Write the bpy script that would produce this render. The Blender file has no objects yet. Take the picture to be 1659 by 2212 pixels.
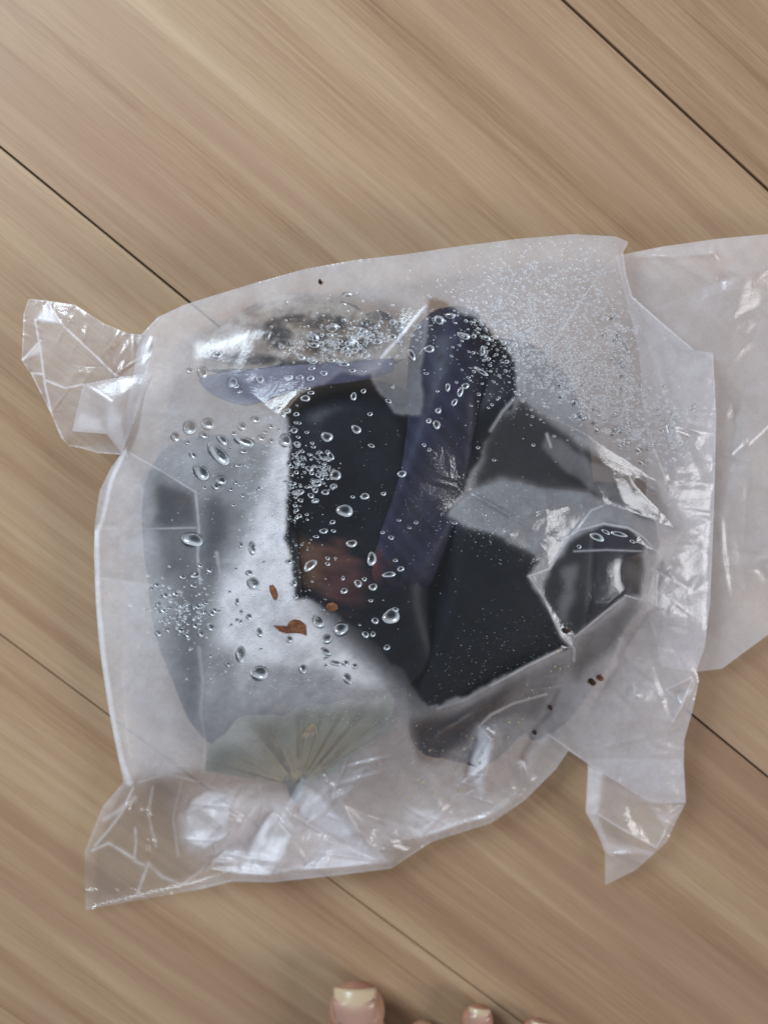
import bpy, bmesh, math, random
import numpy as np
from mathutils import Vector, Matrix
from mathutils.geometry import delaunay_2d_cdt

sc = bpy.context.scene
COL = sc.collection
rng = np.random.default_rng(7)
random.seed(7)

# ------------------------------------------------------------------ camera
HGT = 0.35                                   # camera height over the floor, metres
RX, RY = math.radians(-12.934), math.radians(3.335)
_cx, _sx, _cy, _sy = math.cos(RX), math.sin(RX), math.cos(RY), math.sin(RY)
ROT = np.array([[1, 0, 0], [0, _cx, -_sx], [0, _sx, _cx]]) @ np.array([[_cy, 0, _sy], [0, 1, 0], [-_sy, 0, _cy]])
FPX = 1661.0                                 # focal length in tracing units (photo 1659 units wide)
cam = bpy.data.cameras.new('camera')
cam_o = bpy.data.objects.new('camera', cam)
COL.objects.link(cam_o)
M4 = Matrix.Identity(4)
for i in range(3):
    for j in range(3):
        M4[i][j] = ROT[i, j]
M4.translation = (0, 0, HGT)
cam_o.matrix_world = M4
cam.sensor_fit = 'HORIZONTAL'
cam.sensor_width = 36
cam.lens = 36 * FPX / 1659
cam.clip_start, cam.clip_end = 0.01, 50
cam.dof.use_dof = True
cam.dof.focus_distance = 0.292
cam.dof.aperture_fstop = 10
sc.camera = cam_o

# ------------------------------------------------------------------ world, lamps, exposure
w = bpy.data.worlds.new('World')
sc.world = w
w.use_nodes = True
w.node_tree.nodes['Background'].inputs[0].default_value = (0.84, 0.91, 1.0, 1)
w.node_tree.nodes['Background'].inputs[1].default_value = 0.23


def area(name, loc, target, size, sizey, power, col):
    l = bpy.data.lights.new(name, 'AREA')
    l.shape = 'RECTANGLE'
    l.size, l.size_y, l.energy, l.color = size, sizey, power, col
    o = bpy.data.objects.new(name, l)
    COL.objects.link(o)
    o.location = loc
    o.rotation_euler = (Vector(target) - Vector(loc)).to_track_quat('-Z', 'Y').to_euler()
    return o


area('window_light', (-0.80, 0.70, 0.76), (0, 0, 0.03), 0.7, 0.55, 21, (0.75, 0.88, 1.0))
area('room_light', (2.0, -0.75, 1.05), (0, 0, 0.03), 0.85, 0.85, 27, (0.96, 0.97, 1.0))

sc.view_settings.view_transform = 'Standard'
sc.view_settings.look = 'None'
sc.view_settings.exposure = 0.20
sc.render.film_transparent = False
sc.cycles.use_denoising = True
sc.cycles.transparent_max_bounces = 24
sc.cycles.max_bounces = 10
sc.cycles.caustics_reflective = False
sc.cycles.caustics_refractive = False


# ------------------------------------------------------------------ helpers
def P(x, y, z):
    """tracing units on the photo + height (cm) -> world point (arrays ok)"""
    x, y, z = np.broadcast_arrays(np.asarray(x, float), np.asarray(y, float), np.asarray(z, float) * 0.01)
    d = np.stack([(x - 829.5) / FPX, -(y - 1106) / FPX, -np.ones_like(x)], -1) @ ROT.T
    t = (z - HGT) / d[..., 2]
    return np.stack([d[..., 0] * t, d[..., 1] * t, z], -1)


def trace(p):
    """world points -> tracing units"""
    q = (np.asarray(p, float) - np.array([0, 0, HGT])) @ ROT
    return 829.5 + FPX * q[..., 0] / -q[..., 2], 1106 - FPX * q[..., 1] / -q[..., 2]


def press(v, gap=.0012):
    """keep the contents under the film that lies on them"""
    v = np.array(v, float)
    for _ in range(3):
        x, y = trace(v)
        lim = sample(GB, x, y) * .01 - gap
        lim = np.where(inpoly(x, y, OUT), lim, .004)
        v[:, 2] = np.clip(np.minimum(v[:, 2], lim), .002, None)
    return v


def V(x, y, z):
    return Vector(P(x, y, z).tolist())


def link(o, parent=None):
    COL.objects.link(o)
    if parent:
        o.parent = parent
    return o


def thing(name, label, cat, loc=(0, 0, 0), group=None):
    o = bpy.data.objects.new(name, None)
    o.empty_display_size = 0.01
    link(o)
    o.location = loc
    o['label'] = label
    o['category'] = cat
    if group:
        o['group'] = group
    return o


def tag(o, label, cat, group=None):
    o['label'] = label
    o['category'] = cat
    if group:
        o['group'] = group
    return o


def mesh_np(name, verts, faces, mat, parent=None, smooth=True, attrs=None):
    """faces: (n,k) int array. verts are world coords; parents are Empties without rotation."""
    verts = np.asarray(verts, np.float32).reshape(-1, 3)
    if parent is not None:
        off = np.zeros(3)
        p = parent
        while p is not None:
            off += np.array(p.location)
            p = p.parent
        verts = verts - off.astype(np.float32)
    faces = np.asarray(faces, np.int32)
    k = faces.shape[1]
    me = bpy.data.meshes.new(name)
    me.vertices.add(len(verts))
    me.vertices.foreach_set('co', verts.ravel())
    me.loops.add(faces.size)
    me.loops.foreach_set('vertex_index', faces.ravel())
    me.polygons.add(len(faces))
    me.polygons.foreach_set('loop_start', np.arange(0, faces.size, k, dtype=np.int32))
    me.polygons.foreach_set('loop_total', np.full(len(faces), k, np.int32))
    if smooth:
        me.polygons.foreach_set('use_smooth', np.ones(len(faces), bool))
    me.update(calc_edges=True)
    for an, av in (attrs or {}).items():
        if av.ndim == 1:
            a = me.attributes.new(an, 'FLOAT', 'POINT')
            a.data.foreach_set('value', av.astype(np.float32))
        else:
            a = me.attributes.new(an, 'FLOAT_COLOR', 'POINT')
            c = np.ones((len(av), 4), np.float32)
            c[:, :3] = av
            a.data.foreach_set('color', c.ravel())
    me.materials.append(mat)
    return link(bpy.data.objects.new(name, me), parent)


def gauss(a, s):
    if s <= 0:
        return a
    r = max(1, int(3 * s + .5))
    k = np.exp(-np.arange(-r, r + 1) ** 2 / (2 * s * s))
    k /= k.sum()
    for ax in (0, 1):
        pad = [(0, 0), (0, 0)]
        pad[ax] = (r, r)
        b = np.pad(a, pad, mode='edge')
        out = np.zeros_like(a)
        n = a.shape[ax]
        for i, kv in enumerate(k):
            out += kv * (b[i:i + n] if ax == 0 else b[:, i:i + n])
        a = out
    return a


def inpoly(X, Y, poly):
    m = np.zeros(X.shape, bool)
    n = len(poly)
    for i in range(n):
        x0, y0 = poly[i][:2]
        x1, y1 = poly[(i + 1) % n][:2]
        if y0 == y1:
            continue
        c = (Y < max(y0, y1)) & (Y >= min(y0, y1)) & (X < (x1 - x0) * (Y - y0) / (y1 - y0) + x0)
        m ^= c
    return m


def segdist(X, Y, line):
    d = np.full(X.shape, 1e9)
    for (a, b) in zip(line[:-1], line[1:]):
        ax, ay = a[:2]
        bx, by = b[:2]
        L = (bx - ax) ** 2 + (by - ay) ** 2 + 1e-9
        t = np.clip(((X - ax) * (bx - ax) + (Y - ay) * (by - ay)) / L, 0, 1)
        d = np.minimum(d, np.hypot(X - ax - t * (bx - ax), Y - ay - t * (by - ay)))
    return d


def vnoise(X, Y, scale, seed):
    """smooth value noise in [-1,1] on tracing coordinates"""
    r = np.random.default_rng(seed)
    g = r.uniform(-1, 1, (256, 256))
    u, v = X / scale + 37.3, Y / scale + 51.7
    i, j = np.floor(u).astype(int), np.floor(v).astype(int)
    fu, fv = u - i, v - j
    fu, fv = fu * fu * (3 - 2 * fu), fv * fv * (3 - 2 * fv)
    q = lambda a, b: g[(j + b) % 256, (i + a) % 256]
    return (q(0, 0) * (1 - fu) + q(1, 0) * fu) * (1 - fv) + (q(0, 1) * (1 - fu) + q(1, 1) * fu) * fv


# ------------------------------------------------------------------ node helpers
def newmat(name):
    m = bpy.data.materials.new(name)
    m.use_nodes = True
    nt = m.node_tree
    nt.nodes.clear()
    out = nt.nodes.new('ShaderNodeOutputMaterial')
    return m, nt, out


def N(nt, typ, **kw):
    n = nt.nodes.new(typ)
    for k, v in kw.items():
        if k.startswith('i_'):
            n.inputs[k[2:].replace('_', ' ')].default_value = v
        else:
            setattr(n, k, v)
    return n


def math_(nt, op, a, b=None, c=None):
    n = nt.nodes.new('ShaderNodeMath')
    n.operation = op
    for i, v in enumerate((a, b, c)):
        if v is None:
            continue
        if isinstance(v, (int, float)):
            n.inputs[i].default_value = v
        else:
            nt.links.new(v, n.inputs[i])
    return n.outputs[0]


def ramp(nt, fac, stops):
    n = nt.nodes.new('ShaderNodeValToRGB')
    el = n.color_ramp.elements
    while len(el) < len(stops):
        el.new(0.5)
    for e, (p, c) in zip(el, stops):
        e.position = p
        e.color = (*c, 1) if len(c) == 3 else c
    nt.links.new(fac, n.inputs[0])
    return n.outputs[0]


# ------------------------------------------------------------------ materials
def mat_film():
    m, nt, out = newmat('frosted_film')
    L = nt.links.new
    at = N(nt, 'ShaderNodeAttribute', attribute_name='condensation')  # film haze; also carries painted sheen and glints
    tc = N(nt, 'ShaderNodeTexCoord')
    n1 = N(nt, 'ShaderNodeTexNoise', i_Scale=900.0, i_Detail=3.0, i_Roughness=0.6)
    L(tc.outputs['Object'], n1.inputs['Vector'])
    n2 = N(nt, 'ShaderNodeTexNoise', i_Scale=120.0, i_Detail=4.0, i_Roughness=0.6)
    L(tc.outputs['Object'], n2.inputs['Vector'])
    # grazing view passes through more film
    lw = N(nt, 'ShaderNodeLayerWeight', i_Blend=0.35)
    g = math_(nt, 'POWER', lw.outputs['Facing'], 2.2)
    mott = math_(nt, 'MULTIPLY_ADD', n2.outputs['Fac'], 0.20, 0.90)
    mott2 = math_(nt, 'MULTIPLY_ADD', n1.outputs['Fac'], 0.30, 0.85)
    f = math_(nt, 'MULTIPLY', at.outputs['Fac'], mott)
    f = math_(nt, 'MULTIPLY', f, mott2)
    f = math_(nt, 'MULTIPLY_ADD', g, 0.13, f)
    fn = nt.nodes.new('ShaderNodeClamp')
    L(f, fn.inputs[0])
    fn.inputs['Max'].default_value = 0.97
    fog = fn.outputs[0]
    bump = N(nt, 'ShaderNodeBump', i_Strength=0.35, i_Distance=0.0006)
    hb = math_(nt, 'MULTIPLY_ADD', n1.outputs['Fac'], 0.6, n2.outputs['Fac'])
    L(hb, bump.inputs['Height'])
    tr = N(nt, 'ShaderNodeBsdfTransparent', i_Color=(0.97, 0.97, 0.975, 1))
    df = N(nt, 'ShaderNodeBsdfDiffuse', i_Color=(0.94, 0.89, 0.91, 1))
    tl = N(nt, 'ShaderNodeBsdfTranslucent', i_Color=(0.88, 0.86, 0.87, 1))
    L(bump.outputs[0], df.inputs['Normal'])
    dm = N(nt, 'ShaderNodeMixShader', i_Fac=0.30)
    L(df.outputs[0], dm.inputs[1])
    L(tl.outputs[0], dm.inputs[2])
    mx = nt.nodes.new('ShaderNodeMixShader')
    L(fog, mx.inputs[0])
    L(tr.outputs[0], mx.inputs[1])
    L(dm.outputs[0], mx.inputs[2])
    gl = N(nt, 'ShaderNodeBsdfGlossy', i_Color=(1, 1, 1, 1))
    rg = math_(nt, 'MULTIPLY_ADD', at.outputs['Fac'], 0.40, 0.09)
    L(rg, gl.inputs['Roughness'])
    L(bump.outputs[0], gl.inputs['Normal'])
    # thin sheet: the same Fresnel from both sides (Schlick), both faces reflect
    lf = N(nt, 'ShaderNodeLayerWeight', i_Blend=0.5)
    mg = nt.nodes.new('ShaderNodeMixShader')
    fg = math_(nt, 'MULTIPLY_ADD', math_(nt, 'POWER', lf.outputs['Facing'], 5.0), 0.80, 0.042)
    L(fg, mg.inputs[0])
    L(mx.outputs[0], mg.inputs[1])
    L(gl.outputs[0], mg.inputs[2])
    L(mg.outputs[0], out.inputs['Surface'])
    return m


def mat_water():
    """bead of water: clear, white painted on its steep flanks stands in for total internal reflection"""
    m, nt, out = newmat('water')
    L = nt.links.new
    tr = N(nt, 'ShaderNodeBsdfTransparent', i_Color=(0.96, 0.97, 0.98, 1))
    gl = N(nt, 'ShaderNodeBsdfGlossy', i_Roughness=0.15)
    df = N(nt, 'ShaderNodeBsdfDiffuse', i_Color=(0.92, 0.92, 0.93, 1))  # white flanks, painted in for the bead's inner reflection
    fl = N(nt, 'ShaderNodeMixShader', i_Fac=0.7)
    L(gl.outputs[0], fl.inputs[1])
    L(df.outputs[0], fl.inputs[2])
    at = N(nt, 'ShaderNodeAttribute', attribute_name='flank_sheen')
    mx = nt.nodes.new('ShaderNodeMixShader')
    L(math_(nt, 'MULTIPLY_ADD', at.outputs['Fac'], 0.62, 0.03), mx.inputs[0])
    L(tr.outputs[0], mx.inputs[1])
    L(fl.outputs[0], mx.inputs[2])
    L(mx.outputs[0], out.inputs['Surface'])
    return m


def mat_mist():
    m, nt, out = newmat('fine_mist')
    L = nt.links.new
    tr = N(nt, 'ShaderNodeBsdfTransparent')
    df = N(nt, 'ShaderNodeBsdfDiffuse', i_Color=(0.9, 0.9, 0.91, 1))
    gl = N(nt, 'ShaderNodeBsdfGlossy', i_Roughness=0.3)
    a = N(nt, 'ShaderNodeMixShader', i_Fac=0.45)
    L(df.outputs[0], a.inputs[1])
    L(gl.outputs[0], a.inputs[2])
    b = N(nt, 'ShaderNodeMixShader', i_Fac=0.24)
    L(tr.outputs[0], b.inputs[1])
    L(a.outputs[0], b.inputs[2])
    L(b.outputs[0], out.inputs['Surface'])
    return m


def mat_principled(name, col, rough, spec=0.5, bump=None, coat=0, sss=0, attr=None, var=None):
    m, nt, out = newmat(name)
    L = nt.links.new
    p = nt.nodes.new('ShaderNodeBsdfPrincipled')
    p.inputs['Base Color'].default_value = (*col, 1)
    p.inputs['Roughness'].default_value = rough
    p.inputs['Specular IOR Level'].default_value = spec
    p.inputs['Coat Weight'].default_value = coat
    if sss:
        p.inputs['Subsurface Weight'].default_value = sss
        p.inputs['Subsurface Radius'].default_value = (0.006, 0.002, 0.001)
        p.inputs['Subsurface Scale'].default_value = 1.0
    tc = N(nt, 'ShaderNodeTexCoord')
    src = None
    if attr:
        a = N(nt, 'ShaderNodeAttribute', attribute_name=attr)
        src = a.outputs['Color']
    if var:
        n = N(nt, 'ShaderNodeTexNoise', i_Scale=var[0], i_Detail=5.0)
        L(tc.outputs['Object'], n.inputs['Vector'])
        mxc = N(nt, 'ShaderNodeMix', data_type='RGBA', blend_type='MIX')
        if src:
            L(src, mxc.inputs[6])
        else:
            mxc.inputs[6].default_value = (*col, 1)
        mxc.inputs[7].default_value = (*var[1], 1)
        f = ramp(nt, n.outputs['Fac'], [(0.42, (0, 0, 0)), (0.66, (1, 1, 1))])
        L(f, mxc.inputs[0])
        src = mxc.outputs[2]
    if src:
        L(src, p.inputs['Base Color'])
    if bump:
        n = N(nt, 'ShaderNodeTexNoise', i_Scale=bump[0], i_Detail=4.0)
        L(tc.outputs['Object'], n.inputs['Vector'])
        b = N(nt, 'ShaderNodeBump', i_Strength=bump[1], i_Distance=0.001)
        L(n.outputs['Fac'], b.inputs['Height'])
        L(b.outputs[0], p.inputs['Normal'])
    L(p.outputs[0], out.inputs['Surface'])
    return m


def mat_wood():
    m, nt, out = newmat('wood_laminate')
    L = nt.links.new
    p = nt.nodes.new('ShaderNodeBsdfPrincipled')
    tc = N(nt, 'ShaderNodeTexCoord')
    oi = N(nt, 'ShaderNodeObjectInfo')
    sh = N(nt, 'ShaderNodeCombineXYZ')
    L(math_(nt, 'MULTIPLY', oi.outputs['Random'], 37.0), sh.inputs[0])
    L(math_(nt, 'MULTIPLY', oi.outputs['Random'], 11.0), sh.inputs[2])
    add = N(nt, 'ShaderNodeVectorMath', operation='ADD')
    L(tc.outputs['Object'], add.inputs[0])
    L(sh.outputs[0], add.inputs[1])

    def streak(sx, sy, sc_, det, dist=0.0, rough=0.55):
        mp = N(nt, 'ShaderNodeMapping')
        mp.inputs['Scale'].default_value = (sx, sy, 1)
        L(add.outputs[0], mp.inputs[0])
        n = N(nt, 'ShaderNodeTexNoise', i_Scale=sc_, i_Detail=det, i_Roughness=rough, i_Distortion=dist)
        L(mp.outputs[0], n.inputs['Vector'])
        return n.outputs['Fac']
    broad = streak(1.3, 26, 1.0, 2.0, 0.8)
    mid = streak(2.2, 85, 1.0, 3.0, 0.5)
    fine = streak(22.0, 800, 1.0, 4.0, 0.15, 0.8)
    cloud = streak(2.2, 34, 1.0, 3.0, 0.5)
    v = math_(nt, 'MULTIPLY_ADD', mid, 0.58, math_(nt, 'MULTIPLY', broad, 0.54))
    v = math_(nt, 'MULTIPLY_ADD', fine, 0.46, v)
    base = ramp(nt, v, [(0.52, (0.208, 0.114, 0.060)), (0.68, (0.315, 0.191, 0.106)), (0.80, (0.375, 0.242, 0.140)), (0.98, (0.455, 0.312, 0.190))])
    red = N(nt, 'ShaderNodeMix', data_type='RGBA', blend_type='MIX')
    L(base, red.inputs[6])
    red.inputs[7].default_value = (0.27, 0.150, 0.090, 1)
    rr = ramp(nt, cloud, [(0.46, (0, 0, 0)), (0.66, (0.50, 0.50, 0.50))])
    L(rr, red.inputs[0])
    L(red.outputs[2], p.inputs['Base Color'])
    L(math_(nt, 'MULTIPLY_ADD', mid, 0.12, 0.44), p.inputs['Roughness'])
    p.inputs['Specular IOR Level'].default_value = 0.3
    b = N(nt, 'ShaderNodeBump', i_Strength=0.12, i_Distance=0.0005)
    L(fine, b.inputs['Height'])
    L(b.outputs[0], p.inputs['Normal'])
    L(p.outputs[0], out.inputs['Surface'])
    return m


MF, MW, MM = mat_film(), mat_water(), mat_mist()
M_wood = mat_wood()
M_gap = mat_principled('plank_groove', (0.05, 0.046, 0.04), 0.9)
M_skin_dark = mat_principled('dark_eggplant_skin', (0.012, 0.011, 0.017), 0.5, 0.2, attr='tint', bump=(260, 0.2))
M_flesh = mat_principled('browned_flesh', (0.42, 0.35, 0.27), 0.6, 0.4, attr='tint', bump=(500, 0.6), var=(210, (0.15, 0.10, 0.07)))
M_calyx = mat_principled('calyx_green', (0.235, 0.24, 0.165), 0.7, 0.2, bump=(400, 0.4), var=(60, (0.07, 0.07, 0.06)))
M_strand = mat_principled('dry_yellow_strand', (0.42, 0.34, 0.14), 0.6, 0.3, var=(300, (0.26, 0.17, 0.07)))
M_strand_dark = mat_principled('dry_brown_strand', (0.10, 0.06, 0.035), 0.6, 0.3, var=(300, (0.2, 0.13, 0.06)))
M_brown = mat_principled('dry_brown', (0.13, 0.05, 0.025), 0.7, 0.3, bump=(900, 0.5), var=(600, (0.22, 0.09, 0.04)))
M_soil = mat_principled('dark_soil', (0.03, 0.014, 0.007), 0.8, 0.2, bump=(1500, 0.8), var=(1200, (0.12, 0.05, 0.02)))
M_grit = mat_principled('pale_grit', (0.50, 0.42, 0.25), 0.7, 0.3)
M_body = mat_principled('foot_skin', (0.36, 0.205, 0.125), 0.45, 0.4, sss=0.25, bump=(700, 0.25), var=(60, (0.36, 0.16, 0.11)))
M_nail = mat_principled('toenail', (0.66, 0.40, 0.36), 0.3, 0.5, attr='tint')

# ------------------------------------------------------------------ floor
TH = math.radians(-40.112)
ux = Vector((math.cos(TH), math.sin(TH), 0))
un = Vector((-math.sin(TH), math.cos(TH), 0))
OFF, SP = -0.70805 * HGT, 0.546095 * HGT
floor_bm = bmesh.new()
bmesh.ops.create_grid(floor_bm, x_segments=1, y_segments=1, size=1.6)
me = bpy.data.meshes.new('floor')
floor_bm.to_mesh(me)
floor_bm.free()
me.materials.append(M_gap)
floor = link(bpy.data.objects.new('floor', me))
floor.location = (0, 0, -0.004)
floor['kind'] = 'structure'
pl_len, gap = 2.6, 0.0010


def plank_mesh():
    bm = bmesh.new()
    bmesh.ops.create_cube(bm, size=1)
    for v in bm.verts:
        v.co = (v.co.x * pl_len, v.co.y * (SP - gap), v.co.z * 0.0035)
    bmesh.ops.bevel(bm, geom=[e for e in bm.edges if abs(e.verts[0].co.z - e.verts[1].co.z) < 1e-6 and e.verts[0].co.z > 0],
                    offset=0.00025, segments=1, affect='EDGES')
    me = bpy.data.meshes.new('plank')
    bm.to_mesh(me)
    bm.free()
    me.materials.append(M_wood)
    return me


pm = plank_mesh()
for k in range(-4, 7):
    o = link(bpy.data.objects.new('plank', pm), floor)
    c = un * (OFF + SP * (k + 0.5)) + ux * (0.11 * ((k * 7) % 5 - 2))
    o.location = (c.x, c.y, -0.00175 + 0.004)
    o.rotation_euler = (0, 0, TH)

# ------------------------------------------------------------------ the plastic bag
BAGLOC = tuple(P(800, 1200, 0).tolist())
bag = thing('plastic_bag', 'frosted translucent plastic bag, crumpled and beaded with condensation, lying on the wood floor', 'plastic bag', BAGLOC)

# outline of the upper film: x, y, z(cm)
OUT = [(262, 980, 2.4), (264, 930, 2.6), (288, 810, 2.6), (302, 725, 2.0), (340, 685, 1.9), (400, 657, 2.0), (470, 635, 2.2), (560, 608, 2.4),
       (660, 580, 2.5), (760, 562, 2.5), (880, 548, 2.5), (1000, 530, 2.4), (1120, 515, 2.2), (1240, 505, 2.0), (1330, 510, 1.8),
       (1358, 522, 1.7), (1346, 545, 1.9), (1352, 590, 2.0), (1366, 640, 2.0), (1440, 705, 2.0), (1500, 755, 2.1), (1540, 762, 2.0),
       (1547, 900, 1.9), (1542, 1100, 1.8), (1534, 1300, 1.7), (1522, 1400, 1.6), (1505, 1448, 1.6), (1510, 1470, 1.5), (1495, 1540, 1.3),
       (1478, 1600, 1.2), (1477, 1648, 1.2), (1482, 1735, 1.1), (1407, 1736, 1.2), (1340, 1695, 1.3), (1267, 1648, 1.3), (1228, 1622, 1.2), (1202, 1661, 1.0),
       (1132, 1731, 0.9), (1062, 1778, 0.8), (931, 1820, 0.8), (845, 1877, 0.7), (720, 1893, 0.8), (586, 1907, 0.9), (501, 1905, 0.9),
       (432, 1922, 0.7), (302, 1944, 0.5), (185, 1967, 0.4), (183, 1842, 0.5), (200, 1798, 0.6), (222, 1743, 0.7), (267, 1691, 0.9),
       (250, 1610, 1.1), (235, 1534, 1.3), (222, 1450, 1.5), (213, 1380, 1.6), (207, 1300, 1.7), (203, 1200, 1.8), (205, 1130, 1.9),
       (215, 1060, 2.0), (240, 1010, 2.2)]

# crease polylines (sharp) - every vertex carries its height
CR = [
    # brow of the fogged left band against the dark middle
    [(560, 862, 6.1), (585, 885, 6.35), (618, 905, 6.55), (621, 1000, 6.55), (615, 1170, 6.45), (640, 1290, 6.3), (700, 1345, 6.1), (760, 1400, 5.8), (820, 1455, 5.5), (872, 1505, 5.1)],
    [(872, 1505, 5.1), (866, 1570, 4.3), (800, 1640, 3.2), (738, 1736, 2.6)],
    [(585, 885, 6.35), (660, 838, 6.2), (740, 802, 6.05), (824, 772, 5.9)],
    # left side
    [(273, 974, 2.75), (345, 1015, 4.0), (421, 1062, 5.0)],
    [(421, 1062, 5.0), (425, 1140, 4.75), (428, 1250, 4.6), (430, 1400, 4.3), (434, 1540, 3.7), (440, 1660, 2.6)],
    [(205, 1140, 1.95), (265, 1142, 2.7), (331, 1142, 3.3), (425, 1140, 4.75)],
    [(273, 974, 2.75), (291, 1025, 3.05), (319, 1068, 3.3), (331, 1142, 3.3)],
    [(214, 1247, 1.9), (280, 1255, 2.5), (343, 1265, 3.3)],
    [(236, 1300, 2.2), (252, 1500, 1.95), (280, 1680, 1.4)],
    # bright spike at the top
    [(920, 658, 5.6), (918, 780, 6.0), (912, 897, 6.15)],
    [(920, 658, 5.6), (870, 720, 5.75), (824, 772, 5.9), (800, 815, 6.0), (852, 886, 6.0), (912, 897, 6.15)],
    # right ridge and the blue facet
    [(1060, 820, 6.0), (1115, 855, 6.1), (1190, 900, 5.7), (1274, 943, 5.2), (1350, 990, 4.5), (1418, 1038, 3.7)],
    [(1050, 940, 5.7), (1174, 965, 5.3), (1200, 1007, 5.1), (1296, 1070, 4.5), (1392, 1118, 3.7), (1472, 1150, 2.7)],
    [(1181, 936, 5.5), (1300, 1000, 4.9), (1360, 1029, 4.3), (1472, 1150, 2.7)],
    # glossy patch
    [(963, 1109, 5.5), (1024, 1058, 5.15), (1088, 1039, 5.0), (1168, 1055, 4.75), (1280, 1067, 4.35), (1302, 1093, 4.4)],
    [(1302, 1093, 4.5), (1278, 1102, 4.65), (1230, 1159, 4.85), (1186, 1229, 5.35), (1143, 1245, 5.6), (1176, 1293, 5.35), (1213, 1374, 5.05), (1240, 1401, 4.7)],
    [(1095, 1150, 5.85), (1120, 1125, 5.6), (1160, 1105, 5.5), (1200, 1098, 5.2), (1250, 1085, 4.8)],
    # arc fold
    [(1230, 1159, 4.85), (1251, 1143, 4.9), (1304, 1129, 4.8), (1358, 1138, 4.6), (1391, 1159, 4.4), (1417, 1191, 4.0)],
    [(1186, 1229, 5.35), (1240, 1191, 5.0), (1310, 1188, 4.85), (1386, 1191, 4.6)],
    # ridges bottom right
    [(1240, 1401, 4.7), (1213, 1406, 4.95), (1143, 1438, 5.2), (1063, 1481, 5.2), (1003, 1514, 5.05), (945, 1530, 4.95), (872, 1505, 5.1)],
    [(1245, 1374, 4.75), (1304, 1325, 4.8), (1353, 1288, 4.6), (1380, 1296, 4.4)],
    [(1240, 1401, 4.7), (1240, 1430, 3.9), (1211, 1484, 3.0), (1151, 1577, 1.9), (1123, 1638, 1.3)],
    [(1035, 1570, 3.4), (1061, 1600, 3.4), (1053, 1654, 3.0), (1039, 1725, 1.5)],
    [(1035, 1570, 3.4), (1007, 1671, 1.8), (1039, 1725, 1.5)],
    [(1035, 1570, 3.4), (1110, 1520, 3.6), (1180, 1500, 3.2)],
    [(1183, 1587, 1.5), (1215, 1608, 1.5), (1228, 1622, 1.2)],
    [(1130, 1640, 1.2), (1145, 1690, 1.3)],
    # bottom facets
    [(446, 1707, 1.3), (496, 1718, 1.9), (489, 1807, 2.3), (443, 1835, 1.9), (400, 1814, 1.2), (411, 1732, 0.9), (446, 1707, 1.3)],
    [(585, 1757, 1.3), (555, 1800, 1.2), (540, 1850, 1.3), (582, 1893, 2.2)],
    [(585, 1757, 1.3), (628, 1807, 2.4), (617, 1843, 2.4), (582, 1893, 2.2)],
    [(631, 1718, 1.2), (653, 1772, 1.1), (700, 1800, 1.2), (790, 1850, 1.5), (838, 1868, 1.6)],
    [(631, 1718, 1.2), (649, 1680, 1.7), (738, 1736, 2.5), (770, 1790, 2.5), (800, 1828, 2.2), (838, 1868, 1.6)],
    [(440, 1660, 2.6), (520, 1690, 1.8), (600, 1690, 1.7), (649, 1680, 1.7)],
    [(738, 1736, 2.6), (820, 1770, 1.3), (900, 1790, 1.1), (931, 1815, 0.85)],
    [(280, 1680, 1.4), (360, 1668, 1.9), (440, 1660, 2.6)],
    [(450, 1880, 1.7), (520, 1888, 2.0), (582, 1893, 2.2), (650, 1880, 2.0), (720, 1876, 2.1), (800, 1868, 1.9), (838, 1868, 1.6)],
    [(880, 1815, 1.5), (931, 1806, 1.6), (1000, 1782, 1.5), (1062, 1766, 1.5), (1128, 1718, 1.4)],
    # clear crinkled corner
    [(290, 1700, 1.2), (262, 1760, 1.2), (225, 1810, 0.9), (190, 1850, 0.6)],
    [(215, 1830, 0.9), (255, 1850, 0.9), (290, 1858, 1.1), (300, 1890, 0.8), (330, 1925, 0.6)],
    [(300, 1870, 1.0), (350, 1890, 0.9), (395, 1915, 0.7), (440, 1890, 0.9), (490, 1830, 1.4)],
    [(292, 1790, 1.0), (290, 1858, 1.1)],
    [(330, 1700, 1.6), (318, 1790, 0.9), (345, 1860, 1.1)],
    [(390, 1690, 1.8), (372, 1780, 1.0), (385, 1870, 1.0)],
    # right edge
    [(1335, 540, 2.1), (1355, 640, 2.25), (1390, 720, 2.3), (1430, 830, 2.4), (1445, 960, 2.5)],
    [(1346, 545, 1.9), (1400, 700, 2.0), (1480, 760, 2.0)],
    [(1411, 965, 3.3), (1432, 1020, 3.1), (1440, 1045, 2.9)],
    [(1417, 1231, 2.6), (1460, 1255, 2.5), (1497, 1273, 2.0)],
    [(1540, 1000, 1.85), (1520, 1150, 2.0), (1520, 1350, 1.8)],
    [(1432, 1205, 3.0), (1415, 1310, 2.6), (1330, 1440, 1.9), (1260, 1560, 1.6)],
    # lower right panel wrinkles
    [(1362, 1475, 1.9), (1370, 1500, 2.1), (1352, 1540, 1.8), (1335, 1560, 1.7)],
    [(1440, 1490, 1.6), (1495, 1465, 1.9), (1500, 1480, 1.8), (1470, 1530, 1.9), (1452, 1560, 1.7)],
    [(1440, 1490, 1.6), (1462, 1500, 1.5), (1470, 1530, 1.9)],
]
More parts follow.
